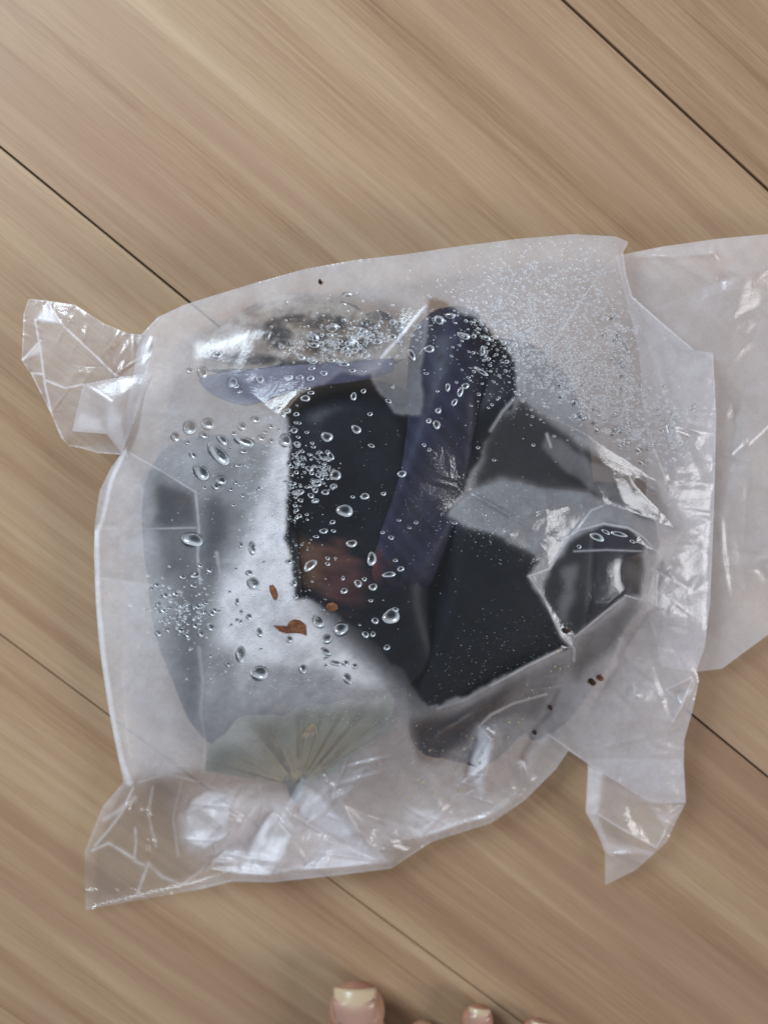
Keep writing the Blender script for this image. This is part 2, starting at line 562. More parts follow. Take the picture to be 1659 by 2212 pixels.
SOFT = [  # smooth bulge controls
    (330, 850, 4.7), (400, 800, 5.35), (450, 760, 5.45), (500, 820, 5.7), (560, 700, 5.5), (640, 720, 5.65), (700, 660, 4.7), (760, 720, 5.6), (850, 640, 4.9),
    (400, 720, 4.9), (350, 930, 4.6), (450, 940, 5.4), (520, 1000, 5.8), (520, 1150, 5.6), (520, 1300, 5.4), (540, 1430, 5.0), (620, 1500, 4.9), (720, 1480, 5.2),
    (560, 1560, 4.2), (700, 1580, 4.0), (500, 1620, 3.3), (620, 1640, 2.9),
    (700, 900, 6.25), (780, 1000, 6.2), (720, 1150, 6.2), (800, 1250, 6.15), (880, 1050, 6.2), (960, 900, 6.2), (900, 1300, 6.05), (1000, 1250, 5.75), (980, 760, 6.0),
    (1060, 1330, 5.6), (940, 1420, 5.6), (1100, 1400, 5.4), (820, 1360, 5.95), (960, 690, 5.6), (1000, 620, 4.3), (900, 600, 3.8), (1100, 620, 4.2), (1200, 620, 3.6),
    (1150, 740, 5.4), (1250, 780, 4.6), (1280, 680, 3.3), (1350, 850, 3.6), (1350, 930, 3.9), (1050, 740, 5.7), (1290, 560, 2.5), (1180, 560, 2.9), (760, 610, 3.7), (620, 640, 4.5), (500, 665, 4.5),
    (1300, 1250, 4.95), (1340, 1215, 4.8), (1270, 1215, 5.0), (1450, 1100, 2.5), (1450, 1200, 2.3), (1480, 1350, 2.0), (1480, 900, 2.2), (1430, 1400, 1.8),
    (330, 1210, 3.4), (370, 1100, 3.7), (380, 1200, 4.0), (300, 1350, 2.9), (360, 1350, 3.6), (300, 1500, 2.6), (370, 1500, 3.1), (360, 1620, 2.3), (250, 1100, 2.7), (255, 1200, 2.5),
    (940, 1600, 3.4), (880, 1640, 3.0), (820, 1700, 2.3), (920, 1720, 1.8), (1000, 1750, 1.2), (1100, 1700, 1.3), (1100, 1600, 2.3), (980, 1560, 4.1), (1090, 1560, 2.9),
    (1400, 1600, 1.5), (1300, 1580, 1.6), (1400, 1680, 1.4), (1460, 1640, 1.4), (540, 1740, 1.7), (690, 1840, 1.3), (500, 1850, 1.4), (350, 1750, 1.1), (420, 1870, 1.0),
    (250, 1900, 0.55), (1280, 1500, 1.8), (1340, 1350, 2.2),
]


def sheet_height(out, creases, soft, X, Y, s_soft, s_sharp, step):
    pts, z, edges, idx = [], [], [], {}

    def add(p):
        k = (round(p[0], 1), round(p[1], 1))
        if k not in idx:
            idx[k] = len(pts)
            pts.append(Vector((p[0], p[1])))
            z.append(p[2])
        return idx[k]
    ids = [add(p) for p in out]
    edges += [(ids[i], ids[(i + 1) % len(ids)]) for i in range(len(ids))]
    for c in creases:
        ids = [add(p) for p in c]
        edges += [(a, b) for a, b in zip(ids[:-1], ids[1:]) if a != b]
    for p in soft:
        add(p)
    vs, es, fs, ov, oe, of = delaunay_2d_cdt(pts, edges, [], 0, 0.01)
    zz = []
    for v, o in zip(vs, ov):
        if o:
            zz.append(z[o[0]])
        else:      # crossing creases: inverse distance
            d = np.array([(v - q).length + 1 for q in pts])
            zz.append(float((np.array(z) / d ** 4).sum() / (1 / d ** 4).sum()))
    Z = np.full(X.shape, np.nan)
    x0, y0 = X[0, 0], Y[0, 0]
    for f in fs:
        a, b, c = (vs[i] for i in f)
        i0, i1 = int((min(a.x, b.x, c.x) - x0) / step), int((max(a.x, b.x, c.x) - x0) / step) + 2
        j0, j1 = int((min(a.y, b.y, c.y) - y0) / step), int((max(a.y, b.y, c.y) - y0) / step) + 2
        i0, j0 = max(i0, 0), max(j0, 0)
        xs, ys = X[j0:j1, i0:i1], Y[j0:j1, i0:i1]
        den = (b.y - c.y) * (a.x - c.x) + (c.x - b.x) * (a.y - c.y)
        if abs(den) < 1e-9 or xs.size == 0:
            continue
        l1 = ((b.y - c.y) * (xs - c.x) + (c.x - b.x) * (ys - c.y)) / den
        l2 = ((c.y - a.y) * (xs - c.x) + (a.x - c.x) * (ys - c.y)) / den
        l3 = 1 - l1 - l2
        m = (l1 >= -1e-4) & (l2 >= -1e-4) & (l3 >= -1e-4)
        Z[j0:j1, i0:i1][m] = (l1 * zz[f[0]] + l2 * zz[f[1]] + l3 * zz[f[2]])[m]
    bad = np.isnan(Z)
    Z[bad] = 0
    ok = (~bad).astype(float)

    def mg(s):
        return gauss(Z * ok, s) / np.maximum(gauss(ok, s), 1e-6)
    A, B = mg(s_soft / step), mg(s_sharp / step)
    d = np.full(X.shape, 1e9)
    for c in creases:
        d = np.minimum(d, segdist(X, Y, c))
    wgt = np.exp(-(d / (s_soft * 0.9)) ** 2)
    return A * (1 - wgt) + B * wgt


def crumple(X, Y, amp, n, seed, ext=160):
    """random kinks: short folds with straight sharp crests"""
    r = np.random.default_rng(seed)
    Z = np.zeros_like(X)
    x0, x1, y0, y1 = X.min(), X.max(), Y.min(), Y.max()
    st = X[0, 1] - X[0, 0]
    for _ in range(n):
        cx, cy, a = r.uniform(x0, x1), r.uniform(y0, y1), r.uniform(0, math.pi)
        L, wd = r.uniform(.25, 1) * ext, r.uniform(.10, .35) * ext
        h = r.uniform(-.5, 1) * amp
        R = 2.4 * L + wd
        i0, i1 = max(0, int((cx - R - x0) / st)), int((cx + R - x0) / st) + 1
        j0, j1 = max(0, int((cy - R - y0) / st)), int((cy + R - y0) / st) + 1
        xs, ys = X[j0:j1, i0:i1] - cx, Y[j0:j1, i0:i1] - cy
        u = xs * math.cos(a) + ys * math.sin(a)
        v = -xs * math.sin(a) + ys * math.cos(a) + 0.12 * u * math.sin(a * 3)
        Z[j0:j1, i0:i1] += h * np.clip(1 - np.abs(v) / wd, 0, 1) * np.exp(-(u / L) ** 2)
    return Z


def build_sheet(name, out, creases, soft, step, fogfn, s_soft=16, s_sharp=3.0, crum=None, zoff=0.0, wall=None):
    xs = [p[0] for p in out]
    ys = [p[1] for p in out]
    gx = np.arange(min(xs) - 2 * step, max(xs) + 3 * step, step)
    gy = np.arange(min(ys) - 2 * step, max(ys) + 3 * step, step)
    X, Y = np.meshgrid(gx, gy)
    Z = sheet_height(out, creases, soft, X, Y, s_soft, s_sharp, step)
    if crum is not None:
        Z = Z + crum(X, Y)
    Z = Z + zoff
    inside = inpoly(X, Y, out)
    # cells with all four corners inside
    q = inside[:-1, :-1] & inside[1:, :-1] & inside[:-1, 1:] & inside[1:, 1:]
    used = np.zeros(X.shape, bool)
    for a in (slice(None, -1), slice(1, None)):
        for b in (slice(None, -1), slice(1, None)):
            used[a, b] |= q
    # snap rim vertices on to the outline
    full = np.zeros(X.shape, int)
    for a in (slice(None, -1), slice(1, None)):
        for b in (slice(None, -1), slice(1, None)):
            full[a, b] += q
    rim = used & (full < 4)
    rx, ry = X[rim], Y[rim]
    best = np.full(rx.shape, 1e9)
    nx, ny = rx.copy(), ry.copy()
    for i in range(len(out)):
        ax, ay = out[i][:2]
        bx, by = out[(i + 1) % len(out)][:2]
        L2 = (bx - ax) ** 2 + (by - ay) ** 2 + 1e-9
        t = np.clip(((rx - ax) * (bx - ax) + (ry - ay) * (by - ay)) / L2, 0, 1)
        px, py = ax + t * (bx - ax), ay + t * (by - ay)
        d = np.hypot(rx - px, ry - py)
        m = d < best
        best[m], nx[m], ny[m] = d[m], px[m], py[m]
    X2, Y2 = X.copy(), Y.copy()
    X2[rim], Y2[rim] = nx, ny
    fog = fogfn(X, Y)
    ids = np.full(X.shape, -1, int)
    ids[used] = np.arange(used.sum())
    verts = P(X2[used], Y2[used], Z[used])
    faces = np.stack([ids[1:, :-1][q], ids[1:, 1:][q], ids[:-1, 1:][q], ids[:-1, :-1][q]], -1)
    ob = mesh_np(name, verts, faces, MF, bag, attrs={'condensation': np.clip(fog[used], 0, 1)})
    return ob, (gx, gy, Z, step)


def sample(grid, x, y):
    gx, gy, Z, step = grid
    i = np.clip(((np.asarray(x, float) - gx[0]) / step), 0, len(gx) - 2)
    j = np.clip(((np.asarray(y, float) - gy[0]) / step), 0, len(gy) - 2)
    a, b = np.floor(i).astype(int), np.floor(j).astype(int)
    u, v = i - a, j - b
    return (Z[b, a] * (1 - u) + Z[b, a + 1] * u) * (1 - v) + (Z[b + 1, a] * (1 - u) + Z[b + 1, a + 1] * u) * v


# droplets: (x, y, rx, ry, angle) in tracing units, read off the photo
def zoomed(ox, oy, s, lst):
    k = 2812 / 1659.0
    return [((ox + x * s) / k, (oy + y * s) / k, a * s / k, b * s / k, r) for (x, y, a, b, r) in lst]


DROPS = []
DROPS += zoomed(300, 1400, .48222, [   # left band
    (818, 342, 56, 60, 0), (955, 315, 50, 50, 0), (705, 410, 36, 38, 0), (802, 458, 19, 14, 0), (925, 400, 38, 26, .4), (1320, 280, 40, 28, .1),
    (1215, 335, 36, 32, .3), (1065, 435, 55, 30, .7), (1235, 448, 90, 34, .2), (1152, 388, 24, 18, 0), (1432, 335, 26, 20, .3), (1362, 420, 34, 26, .3),
    (1435, 443, 22, 18, 0), (1540, 440, 46, 56, 0), (1635, 470, 34, 28, 0), (1612, 365, 30, 26, 0), (1555, 215, 36, 26, 0), (1628, 240, 28, 18, 0),
    (1035, 545, 118, 52, .75), (905, 685, 76, 52, .7), (1055, 745, 40, 40, 0), (1015, 790, 30, 24, 0), (840, 552, 34, 20, .5), (1228, 525, 30, 18, 0),
    (930, 800, 16, 12, 0), (1165, 760, 18, 14, 0), (1130, 815, 18, 14, 0), (1195, 780, 14, 10, 0), (1340, 805, 16, 14, 0), (1120, 505, 18, 8, 0),
    (1495, 360, 14, 12, 0), (1390, 380, 18, 14, 0), (1625, 305, 18, 12, 0), (1160, 20, 40, 24, .1), (1195, 70, 22, 14, 0), (835, 1195, 82, 60, 0), (1220, 860, 20, 14, 0),
    (1150, 930, 18, 12, 0), (1190, 630, 36, 12, 0)])
DROPS += zoomed(600, 950, .54249, [    # over the flesh and skin, top left
    (262, 760, 40, 42, 0), (175, 748, 26, 20, 0), (462, 828, 38, 40, 0), (648, 808, 34, 28, 0), (842, 795, 30, 22, 0), (918, 793, 30, 16, 0), (990, 800, 32, 20, 0),
    (925, 655, 40, 22, .3), (1000, 680, 44, 26, .3), (998, 732, 30, 14, 0), (1080, 765, 32, 20, 0), (360, 640, 36, 26, 0), (1360, 645, 42, 26, 0), (1218, 705, 40, 18, 0),
    (1272, 748, 26, 16, 0), (1350, 752, 20, 12, 0), (1005, 520, 50, 32, .3), (1010, 575, 46, 22, .2), (1135, 455, 48, 34, 0), (1130, 680, 30, 18, 0), (1240, 235, 40, 18, .1),
    (1212, 300, 26, 12, .2), (826, 292, 14, 18, 0), (1345, 485, 40, 24, 0), (1440, 550, 40, 26, 0), (1250, 560, 40, 24, 0), (1225, 600, 34, 18, 0), (1540, 520, 36, 24, 0),
    (518, 890, 14, 8, 0), (968, 868, 24, 14, 0), (992, 898, 26, 16, 0), (955, 935, 36, 28, 0)])
DROPS += zoomed(950, 1400, .48222, [   # dark middle
    (735, 355, 48, 34, .3), (512, 412, 50, 46, .5), (540, 560, 42, 26, .8), (378, 655, 36, 24, 0), (578, 705, 46, 48, 0), (435, 765, 44, 34, .3), (565, 790, 32, 24, 0),
    (305, 830, 40, 24, .1), (390, 860, 28, 22, 0), (428, 900, 28, 22, 0), (500, 835, 32, 26, 0), (425, 820, 24, 26, 0), (360, 795, 20, 14, 0), (648, 975, 68, 58, .2), (555, 1062, 26, 18, 0),
    (488, 1130, 36, 24, 0), (430, 1172, 24, 14, 0), (562, 1128, 22, 14, 0), (700, 1225, 46, 34, 0), (800, 865, 42, 28, .1), (708, 870, 18, 12, 0), (1082, 695, 38, 32, 0),
    (942, 845, 20, 18, 0), (1190, 1066, 18, 16, 0), (1060, 1048, 18, 10, 0), (1140, 1105, 16, 10, 0), (1000, 1180, 26, 18, 0), (935, 1140, 20, 14, 0), (1290, 512, 18, 16, 0), (1250, 475, 18, 16, 0),
    (1345, 320, 34, 38, 0), (1285, 295, 24, 18, 0), (1360, 215, 24, 26, .6), (400, 460, 16, 12, 0), (330, 570, 24, 14, 0), (380, 548, 20, 14, 0), (325, 525, 18, 12, 0), (455, 530, 22, 14, 0),
    (360, 378, 20, 14, 0), (295, 415, 20, 12, 0), (410, 490, 20, 14, 0), (850, 480, 30, 16, .4), (715, 105, 24, 40, .1), (790, 65, 22, 22, 0), (840, 240, 22, 18, 0), (1013, 38, 16, 14, 0),
    (980, 140, 30, 18, .6), (270, 550, 28, 16, 0), (280, 610, 26, 16, 0), (240, 640, 22, 16, 0), (245, 770, 42, 18, 0), (240, 700, 22, 14, 0)])
DROPS += zoomed(1300, 1000, .48222, [  # purple strip, upper
    (825, 472, 56, 30, .4), (995, 490, 42, 24, .2), (565, 572, 42, 36, 0), (430, 615, 28, 56, -.4), (705, 865, 22, 36, .2), (838, 855, 32, 28, 0), (800, 900, 24, 50, .2), (755, 980, 20, 40, .6),
    (630, 1042, 26, 26, 0), (960, 745, 66, 20, .6), (640, 350, 46, 38, 0), (725, 320, 42, 26, 0), (285, 860, 18, 14, 0), (540, 760, 22, 10, 0), (1232, 910, 32, 18, .4), (560, 1120, 26, 22, 0),
    (970, 585, 24, 40, -.1), (68, 740, 22, 12, 0), (625, 895, 16, 10, 0), (860, 790, 18, 10, 0)])
DROPS += zoomed(300, 1800, .78361, [   # lower left band
    (1228, 90, 1, 1, 0), (510, 232, 1, 1, 0), (1067, 345, 44, 22, -.6), (1354, 315, 26, 36, -.1), (1250, 268, 1, 1, 0), (1435, 388, 34, 16, -.1), (1290, 430, 22, 20, 0), (1360, 447, 22, 20, 0), (1225, 465, 20, 15, 0),
    (1490, 362, 20, 13, 0), (1148, 338, 14, 10, 0), (1148, 312, 13, 10, 0), (1465, 322, 12, 10, 0), (1465, 552, 18, 12, 0), (1370, 605, 18, 18, .4), (1445, 585, 46, 40, .3), (1425, 730, 18, 14, 0),
    (795, 265, 18, 34, -.1), (742, 250, 11, 15, 0), (780, 380, 18, 14, 0), (530, 390, 26, 16, -.3), (550, 345, 15, 12, 0), (593, 367, 14, 14, 0), (718, 362, 8, 8, 0), (800, 430, 34, 28, .6),
    (725, 515, 10, 18, 0), (780, 585, 15, 14, 0), (745, 563, 8, 12, 0), (600, 635, 18, 18, .3), (830, 660, 14, 24, -.2), (725, 602, 10, 10, 0), (742, 608, 8, 10, 0), (697, 625, 9, 9, 0),
    (1105, 610, 36, 26, .9), (1210, 645, 32, 36, .4), (1145, 690, 24, 26, .6), (970, 692, 18, 17, 0), (1140, 750, 30, 16, .6), (1140, 780, 14, 8, 0), (1032, 830, 21, 22, 0), (1240, 875, 20, 28, -.4),
    (1185, 803, 32, 13, .2), (1232, 803, 17, 14, 0), (1275, 817, 15, 14, 0), (1140, 815, 9, 9, 0), (740, 760, 24, 40, .1), (828, 850, 42, 36, -.5), (680, 808, 10, 10, 0), (835, 738, 10, 6, 0), (1325, 670, 20, 16, 0),
    (1360, 668, 14, 14, 0), (990, 428, 18, 16, 0), (968, 328, 20, 12, 0), (1128, 185, 1, 1, 0), (1410, 10, 14, 12, 0), (1085, 42, 16, 14, 0), (1010, 8, 26, 10, 0), (600, 770, 8, 8, 0), (470, 400, 16, 10, 0),
    (520, 440, 16, 10, 0), (580, 520, 14, 8, 0), (640, 560, 10, 8, 0), (690, 470, 9, 7, 0), (610, 575, 12, 7, 0), (850, 330, 8, 6, 0), (1000, 490, 12, 12, 0), (1320, 410, 12, 12, 0), (1350, 510, 12, 9, 0), (1220, 405, 10, 12, 0)])
DROPS += zoomed(1600, 1500, .54249, [  # folds on the right
    (1080, 860, 62, 28, .5), (1140, 825, 34, 16, .5), (1230, 840, 70, 18, .3), (1320, 890, 24, 12, .5), (960, 925, 18, 16, 0), (385, 340, 16, 10, 0), (120, 765, 20, 12, 0),
    (320, 712, 14, 9, 0), (440, 805, 14, 8, 0), (980, 45, 40, 26, .2), (1060, 90, 30, 18, .4)])
DROPS = [d for d in DROPS if d[2] * d[3] > 3]
# clusters of smaller beads
_r = np.random.default_rng(21)


def scatter(n, cx, cy, sx, sy, ang, r0, r1):
    o = []
    for _ in range(n):
        u, v = _r.normal(0, sx), _r.normal(0, sy)
        r = r0 + (r1 - r0) * _r.random() ** 2.2
        o.append((cx + u * math.cos(ang) - v * math.sin(ang), cy + u * math.sin(ang) + v * math.cos(ang), r, r * _r.uniform(.6, .95), _r.uniform(-.4, .6)))
    return o


MIN_ = []
MIN_ += scatter(26, 690, 1010, 22, 22, 0, 2.5, 8)
MIN_ += scatter(40, 760, 740, 60, 22, -.2, 2.5, 9)
MIN_ += scatter(60, 1330, 920, 60, 18, .62, 3, 9)
MIN_ += scatter(45, 1345, 760, 50, 14, 1.25, 3, 9)
MIN_ += scatter(30, 1450, 900, 40, 25, 1.2, 2.5, 7)
MIN_ += scatter(50, 380, 1320, 40, 30, .4, 3, 9)
MIN_ += scatter(40, 640, 1050, 60, 12, 1.5, 2.5, 7)

MINI = []     # fine condensation, one joined part
MINI += scatter(900, 590, 1100, 30, 110, 0, .9, 3.4)
MINI += scatter(700, 560, 1330, 80, 70, .3, .9, 3.2)
MINI += scatter(3600, 1190, 700, 90, 90, .3, 1.2, 4.4)
MINI += scatter(1800, 1290, 830, 110, 34, .62, 1.4, 4.8)
MINI += scatter(300, 1060, 640, 60, 35, .1, 1.0, 3.2)
MINI += scatter(420, 1050, 1110, 60, 45, .3, .7, 2.0)
MINI += scatter(220, 840, 1080, 110, 160, .3, .6, 1.6)
MINI += scatter(500, 780, 720, 110, 35, -.15, 1.0, 3.6)
MINI += scatter(700, 980, 1680, 110, 60, -.3, .7, 2.0)
MINI += scatter(380, 1100, 1420, 120, 75, -.5, .6, 1.5)
MINI += scatter(350, 620, 1480, 120, 40, .3, .8, 2.4)
MINI += scatter(250, 480, 1000, 70, 60, .2, .8, 2.6)


# condensation (fog) and painted-in sheen of bright facets, by regions: value, softness, polygon
def fog_and_sheen(X, Y):
    X0, Y0 = X, Y
    X, Y = X + 7 * vnoise(X0, Y0, 34, 301) + 2.5 * vnoise(X0, Y0, 9, 302), Y + 7 * vnoise(X0, Y0, 34, 303) + 2.5 * vnoise(X0, Y0, 9, 304)
    f = np.full(X.shape, 0.40)
    step = X0[0, 1] - X0[0, 0]

    def reg(val, soft, poly):
        nonlocal f
        m = gauss(inpoly(X, Y, poly).astype(float), soft / step)
        f = f * (1 - m) + val * m
    # grey veil left and top
    reg(.37, 20, [(230, 1260), (430, 1260), (437, 1650), (280, 1690), (240, 1500)])
    # thin film over the flesh and the violet rind
    reg(.13, 14, [(470, 690), (560, 650), (700, 630), (860, 650), (900, 680), (820, 770), (660, 830), (470, 790)])
    reg(.10, 10, [(470, 800), (640, 795), (780, 775), (820, 765), (740, 802), (655, 838), (590, 878), (540, 872), (480, 850)])
    reg(.36, 22, [(400, 800), (480, 800), (500, 880), (420, 900)])
    reg(.30, 16, [(425, 690), (500, 680), (530, 740), (500, 800), (440, 800)])
    reg(.05, 8, [(570, 690), (640, 680), (700, 690), (770, 680), (830, 700), (820, 740), (740, 765), (560, 790), (560, 770), (650, 765), (570, 740)])
    reg(.56, 22, [(1410, 1180), (1540, 900), (1530, 1400), (1500, 1450), (1480, 1730), (1280, 1650), (1200, 1580), (1330, 1400)])
    reg(.50, 20, [(480, 650), (760, 575), (1100, 525), (1350, 520), (1340, 600), (900, 610), (640, 650)])
    reg(.47, 20, [(215, 1260), (345, 1260), (370, 1560), (430, 1650), (280, 1680)])
    # granular veil on the right shoulder
    reg(.44, 25, [(960, 600), (1150, 560), (1330, 580), (1420, 1000), (1274, 935), (1120, 850), (1100, 740), (1000, 680)])
    # fogged left band, window sheen painted in as denser fog
    reg(.50, 22, [(290, 860), (440, 850), (450, 940), (420, 1040), (330, 1000)])
    reg(.40, 14, [(430, 920), (560, 890), (600, 900), (600, 950), (540, 1010), (520, 1060), (425, 1060)])
    reg(.97, 18, [(575, 1020), (595, 960), (640, 910), (650, 1000), (650, 1170), (660, 1290), (720, 1352), (780, 1408), (850, 1490), (780, 1490), (680, 1450), (540, 1440), (470, 1400), (475, 1290), (525, 1190)])
    reg(.52, 14, [(440, 1420), (560, 1440), (700, 1460), (800, 1500), (860, 1520), (700, 1540), (560, 1540), (440, 1560)])
    f *= 1 + .30 * (.6 * vnoise(X0, Y0 * .35, 38, 320) + .4 * vnoise(X0 + .4 * Y0, Y0, 17, 321)) * gauss(inpoly(X, Y, [(430, 900), (620, 900), (630, 1300), (870, 1500), (840, 1640), (430, 1660)]).astype(float), 8)
    reg(.15, 12, [(436, 1070), (480, 1070), (500, 1100), (495, 1160), (470, 1200), (466, 1260), (440, 1300)])
    reg(.20, 12, [(335, 1030), (420, 1066), (424, 1138), (424, 1200), (400, 1245), (350, 1240), (334, 1142)])
    reg(.12, 6, [(345, 1045), (420, 1072), (422, 1130), (340, 1134)])
    reg(.20, 18, [(378, 1215), (432, 1200), (434, 1560), (410, 1570), (392, 1400)])
    reg(.56, 16, [(240, 1150), (318, 1150), (345, 1270), (350, 1400), (370, 1520), (410, 1640), (280, 1690), (215, 1300)])
    reg(.54, 14, [(262, 990), (318, 1040), (322, 1140), (215, 1145)])
    # clear, wet, dark middle
    reg(.03, 24, [(660, 1250), (700, 1330), (762, 1395), (876, 1505), (895, 1540), (945, 1526), (1000, 1400), (800, 1200)])
    reg(.006, 3, [(600, 890), (622, 908), (623, 1000), (617, 1170), (642, 1288), (720, 1320), (800, 1385), (900, 1490), (925, 1528), (945, 1526), (1063, 1477), (1213, 1402), (1236, 1398),
                  (1213, 1374), (1143, 1245), (1161, 1215), (1123, 1176), (1039, 1146), (968, 1112), (1000, 1062), (1050, 960), (1095, 890), (1115, 856), (1120, 790), (1090, 740), (1050, 700), (1000, 680), (960, 655), (925, 650),
                  (915, 780), (908, 890), (852, 886), (800, 810), (745, 802), (662, 838), (602, 868)])
    reg(.21, 4, [(918, 662), (916, 780), (910, 893), (852, 884), (802, 812), (824, 776), (870, 724)])  # sheen of the spike facet, painted as fog
    reg(.20, 4, [(645, 1200), (760, 1160), (790, 1290), (720, 1330), (650, 1290)]) if False else None
    # between the right ridges
    reg(.05, 6, [(1060, 930), (1100, 885), (1120, 865), (1190, 915), (1300, 985), (1420, 1055), (1440, 1120), (1392, 1118), (1296, 1070), (1280, 1064), (1168, 1050), (1088, 1034), (1024, 1054)])
    reg(.22, 4, [(1181, 938), (1300, 1002), (1360, 1031), (1470, 1150), (1392, 1116), (1296, 1068), (1200, 1005), (1174, 965)])
    # glossy patch, its sheen painted in as fog
    reg(.32, 9, [(968, 1112), (1024, 1060), (1088, 1042), (1168, 1058), (1278, 1070), (1298, 1092), (1251, 1112), (1215, 1150), (1186, 1215), (1161, 1207), (1123, 1172), (1039, 1142)])
    # dark hollows right
    reg(.035, 4, [(1180, 1236), (1238, 1165), (1304, 1134), (1358, 1142), (1388, 1164), (1395, 1195), (1380, 1285), (1350, 1288), (1304, 1325), (1245, 1370), (1215, 1370), (1178, 1293)])
    reg(.20, 6, [(1222, 1230), (1245, 1215), (1238, 1290), (1215, 1340), (1205, 1320)])
    reg(.13, 9, [(1245, 1385), (1310, 1330), (1385, 1300), (1330, 1390), (1245, 1470), (1240, 1420)])
    # band under the ridge
    reg(.06, 9, [(885, 1555), (950, 1545), (1063, 1500), (1165, 1448), (1110, 1525), (1015, 1590), (950, 1645), (895, 1640)])
    reg(.22, 8, [(1150, 1450), (1213, 1412), (1235, 1435), (1205, 1480), (1150, 1560), (1080, 1530)])
    reg(.14, 4, [(1205, 1490), (1215, 1490), (1155, 1580), (1128, 1640), (1116, 1636)])  # shadow of the fold, painted as a strip of thinner fog
    # over the calyx
    reg(.40, 20, [(430, 1560), (520, 1560), (640, 1570), (660, 1700), (520, 1700), (450, 1670)])
    reg(.20, 14, [(450, 1600), (520, 1560), (600, 1560), (640, 1540), (780, 1520), (850, 1530), (840, 1570), (740, 1650), (640, 1700), (520, 1690), (450, 1665)])
    reg(.42, 12, [(440, 1500), (480, 1500), (560, 1590), (570, 1640), (500, 1610), (455, 1600)])
    # bottom: bright facets, their shine painted as milky fog, bare film between
    reg(.15, 10, [(270, 1695), (440, 1668), (560, 1700), (640, 1690), (650, 1780), (800, 1850), (930, 1800), (930, 1830), (845, 1880), (500, 1905), (185, 1967), (183, 1840)])
    reg(.03, 14, [(185, 1967), (183, 1840), (270, 1700), (400, 1690), (390, 1800), (430, 1900), (400, 1930)])
    reg(.64, 14, [(400, 1725), (500, 1712), (640, 1715), (740, 1740), (800, 1830), (850, 1872), (700, 1892), (520, 1902), (440, 1850), (395, 1815)])
    reg(.46, 14, [(870, 1690), (1000, 1660), (1100, 1690), (1120, 1720), (1000, 1785), (880, 1815), (820, 1780)])
    reg(.50, 16, [(446, 1710), (494, 1720), (487, 1805), (443, 1832), (402, 1812), (413, 1735)])
    reg(.50, 16, [(585, 1760), (626, 1808), (615, 1843), (582, 1887), (547, 1850), (520, 1830), (560, 1795)])
    reg(.66, 10, [(480, 1830), (545, 1850), (582, 1890), (586, 1904), (510, 1902)])
    reg(.50, 16, [(633, 1722), (651, 1684), (736, 1738), (768, 1790), (800, 1830), (843, 1868), (790, 1850), (700, 1800), (655, 1772)])
    reg(.95, 4, [(1036, 1574), (1060, 1600), (1052, 1654), (1039, 1722), (1009, 1671)])
    reg(.74, 6, [(1131, 1640), (1148, 1690), (1140, 1640), (1183, 1590), (1175, 1588)])
    reg(.86, 4, [(402, 1800), (420, 1790), (470, 1800), (488, 1770), (487, 1808), (443, 1834), (405, 1818)])
    reg(.72, 9, [(440, 1712), (470, 1715), (490, 1740), (470, 1770), (440, 1740)])
    reg(.92, 5, [(590, 1800), (626, 1808), (615, 1845), (582, 1888), (560, 1850)])
    reg(.86, 4, [(520, 1835), (560, 1795), (585, 1765), (575, 1820), (550, 1860), (582, 1890), (520, 1895)])
    reg(.86, 4, [(640, 1730), (660, 1700), (700, 1735), (760, 1800), (800, 1832), (843, 1869), (780, 1848), (720, 1812), (660, 1772)])
    reg(.78, 10, [(700, 1845), (800, 1860), (840, 1872), (720, 1888), (600, 1902), (610, 1880)])
    reg(.75, 8, [(880, 1745), (960, 1760), (1000, 1770), (930, 1815), (880, 1800)])
    reg(.40, 10, [(865, 1590), (900, 1640), (860, 1680), (760, 1740), (745, 1725), (800, 1660)])
    # whitened, doubled film along hard creases and the outer seams, plus painted glint lines
    X, Y = X0, Y0
    f = f * (.80 + .14 * np.clip(f, 0, 1))
    for val, wd, ln in FOLD_GLINTS:
        f = np.maximum(f, val * np.exp(-(segdist(X, Y, ln) / wd) ** 2))
    f *= 1 + .07 * vnoise(X, Y, 60, 3) + .07 * vnoise(X, Y, 22, 4) + .07 * vnoise(X, Y, 8, 5)
    # water beads have gathered up the mist under them
    for (x, y, a, b, r) in DROPS + MIN_:
        i0, i1 = int((x - 22 - X[0, 0]) / step), int((x + 22 - X[0, 0]) / step) + 1
        j0, j1 = int((y - 22 - Y[0, 0]) / step), int((y + 22 - Y[0, 0]) / step) + 1
        if i0 < 0 or j0 < 0 or i1 > X.shape[1] or j1 > X.shape[0]:
            continue
        xs, ys = X[j0:j1, i0:i1] - x, Y[j0:j1, i0:i1] - y
        u, v = xs * math.cos(r) + ys * math.sin(r), -xs * math.sin(r) + ys * math.cos(r)
        d = np.hypot(u / a, v / b)
        f[j0:j1, i0:i1] *= np.clip((d - .82) * 4, .10, 1)
    return f


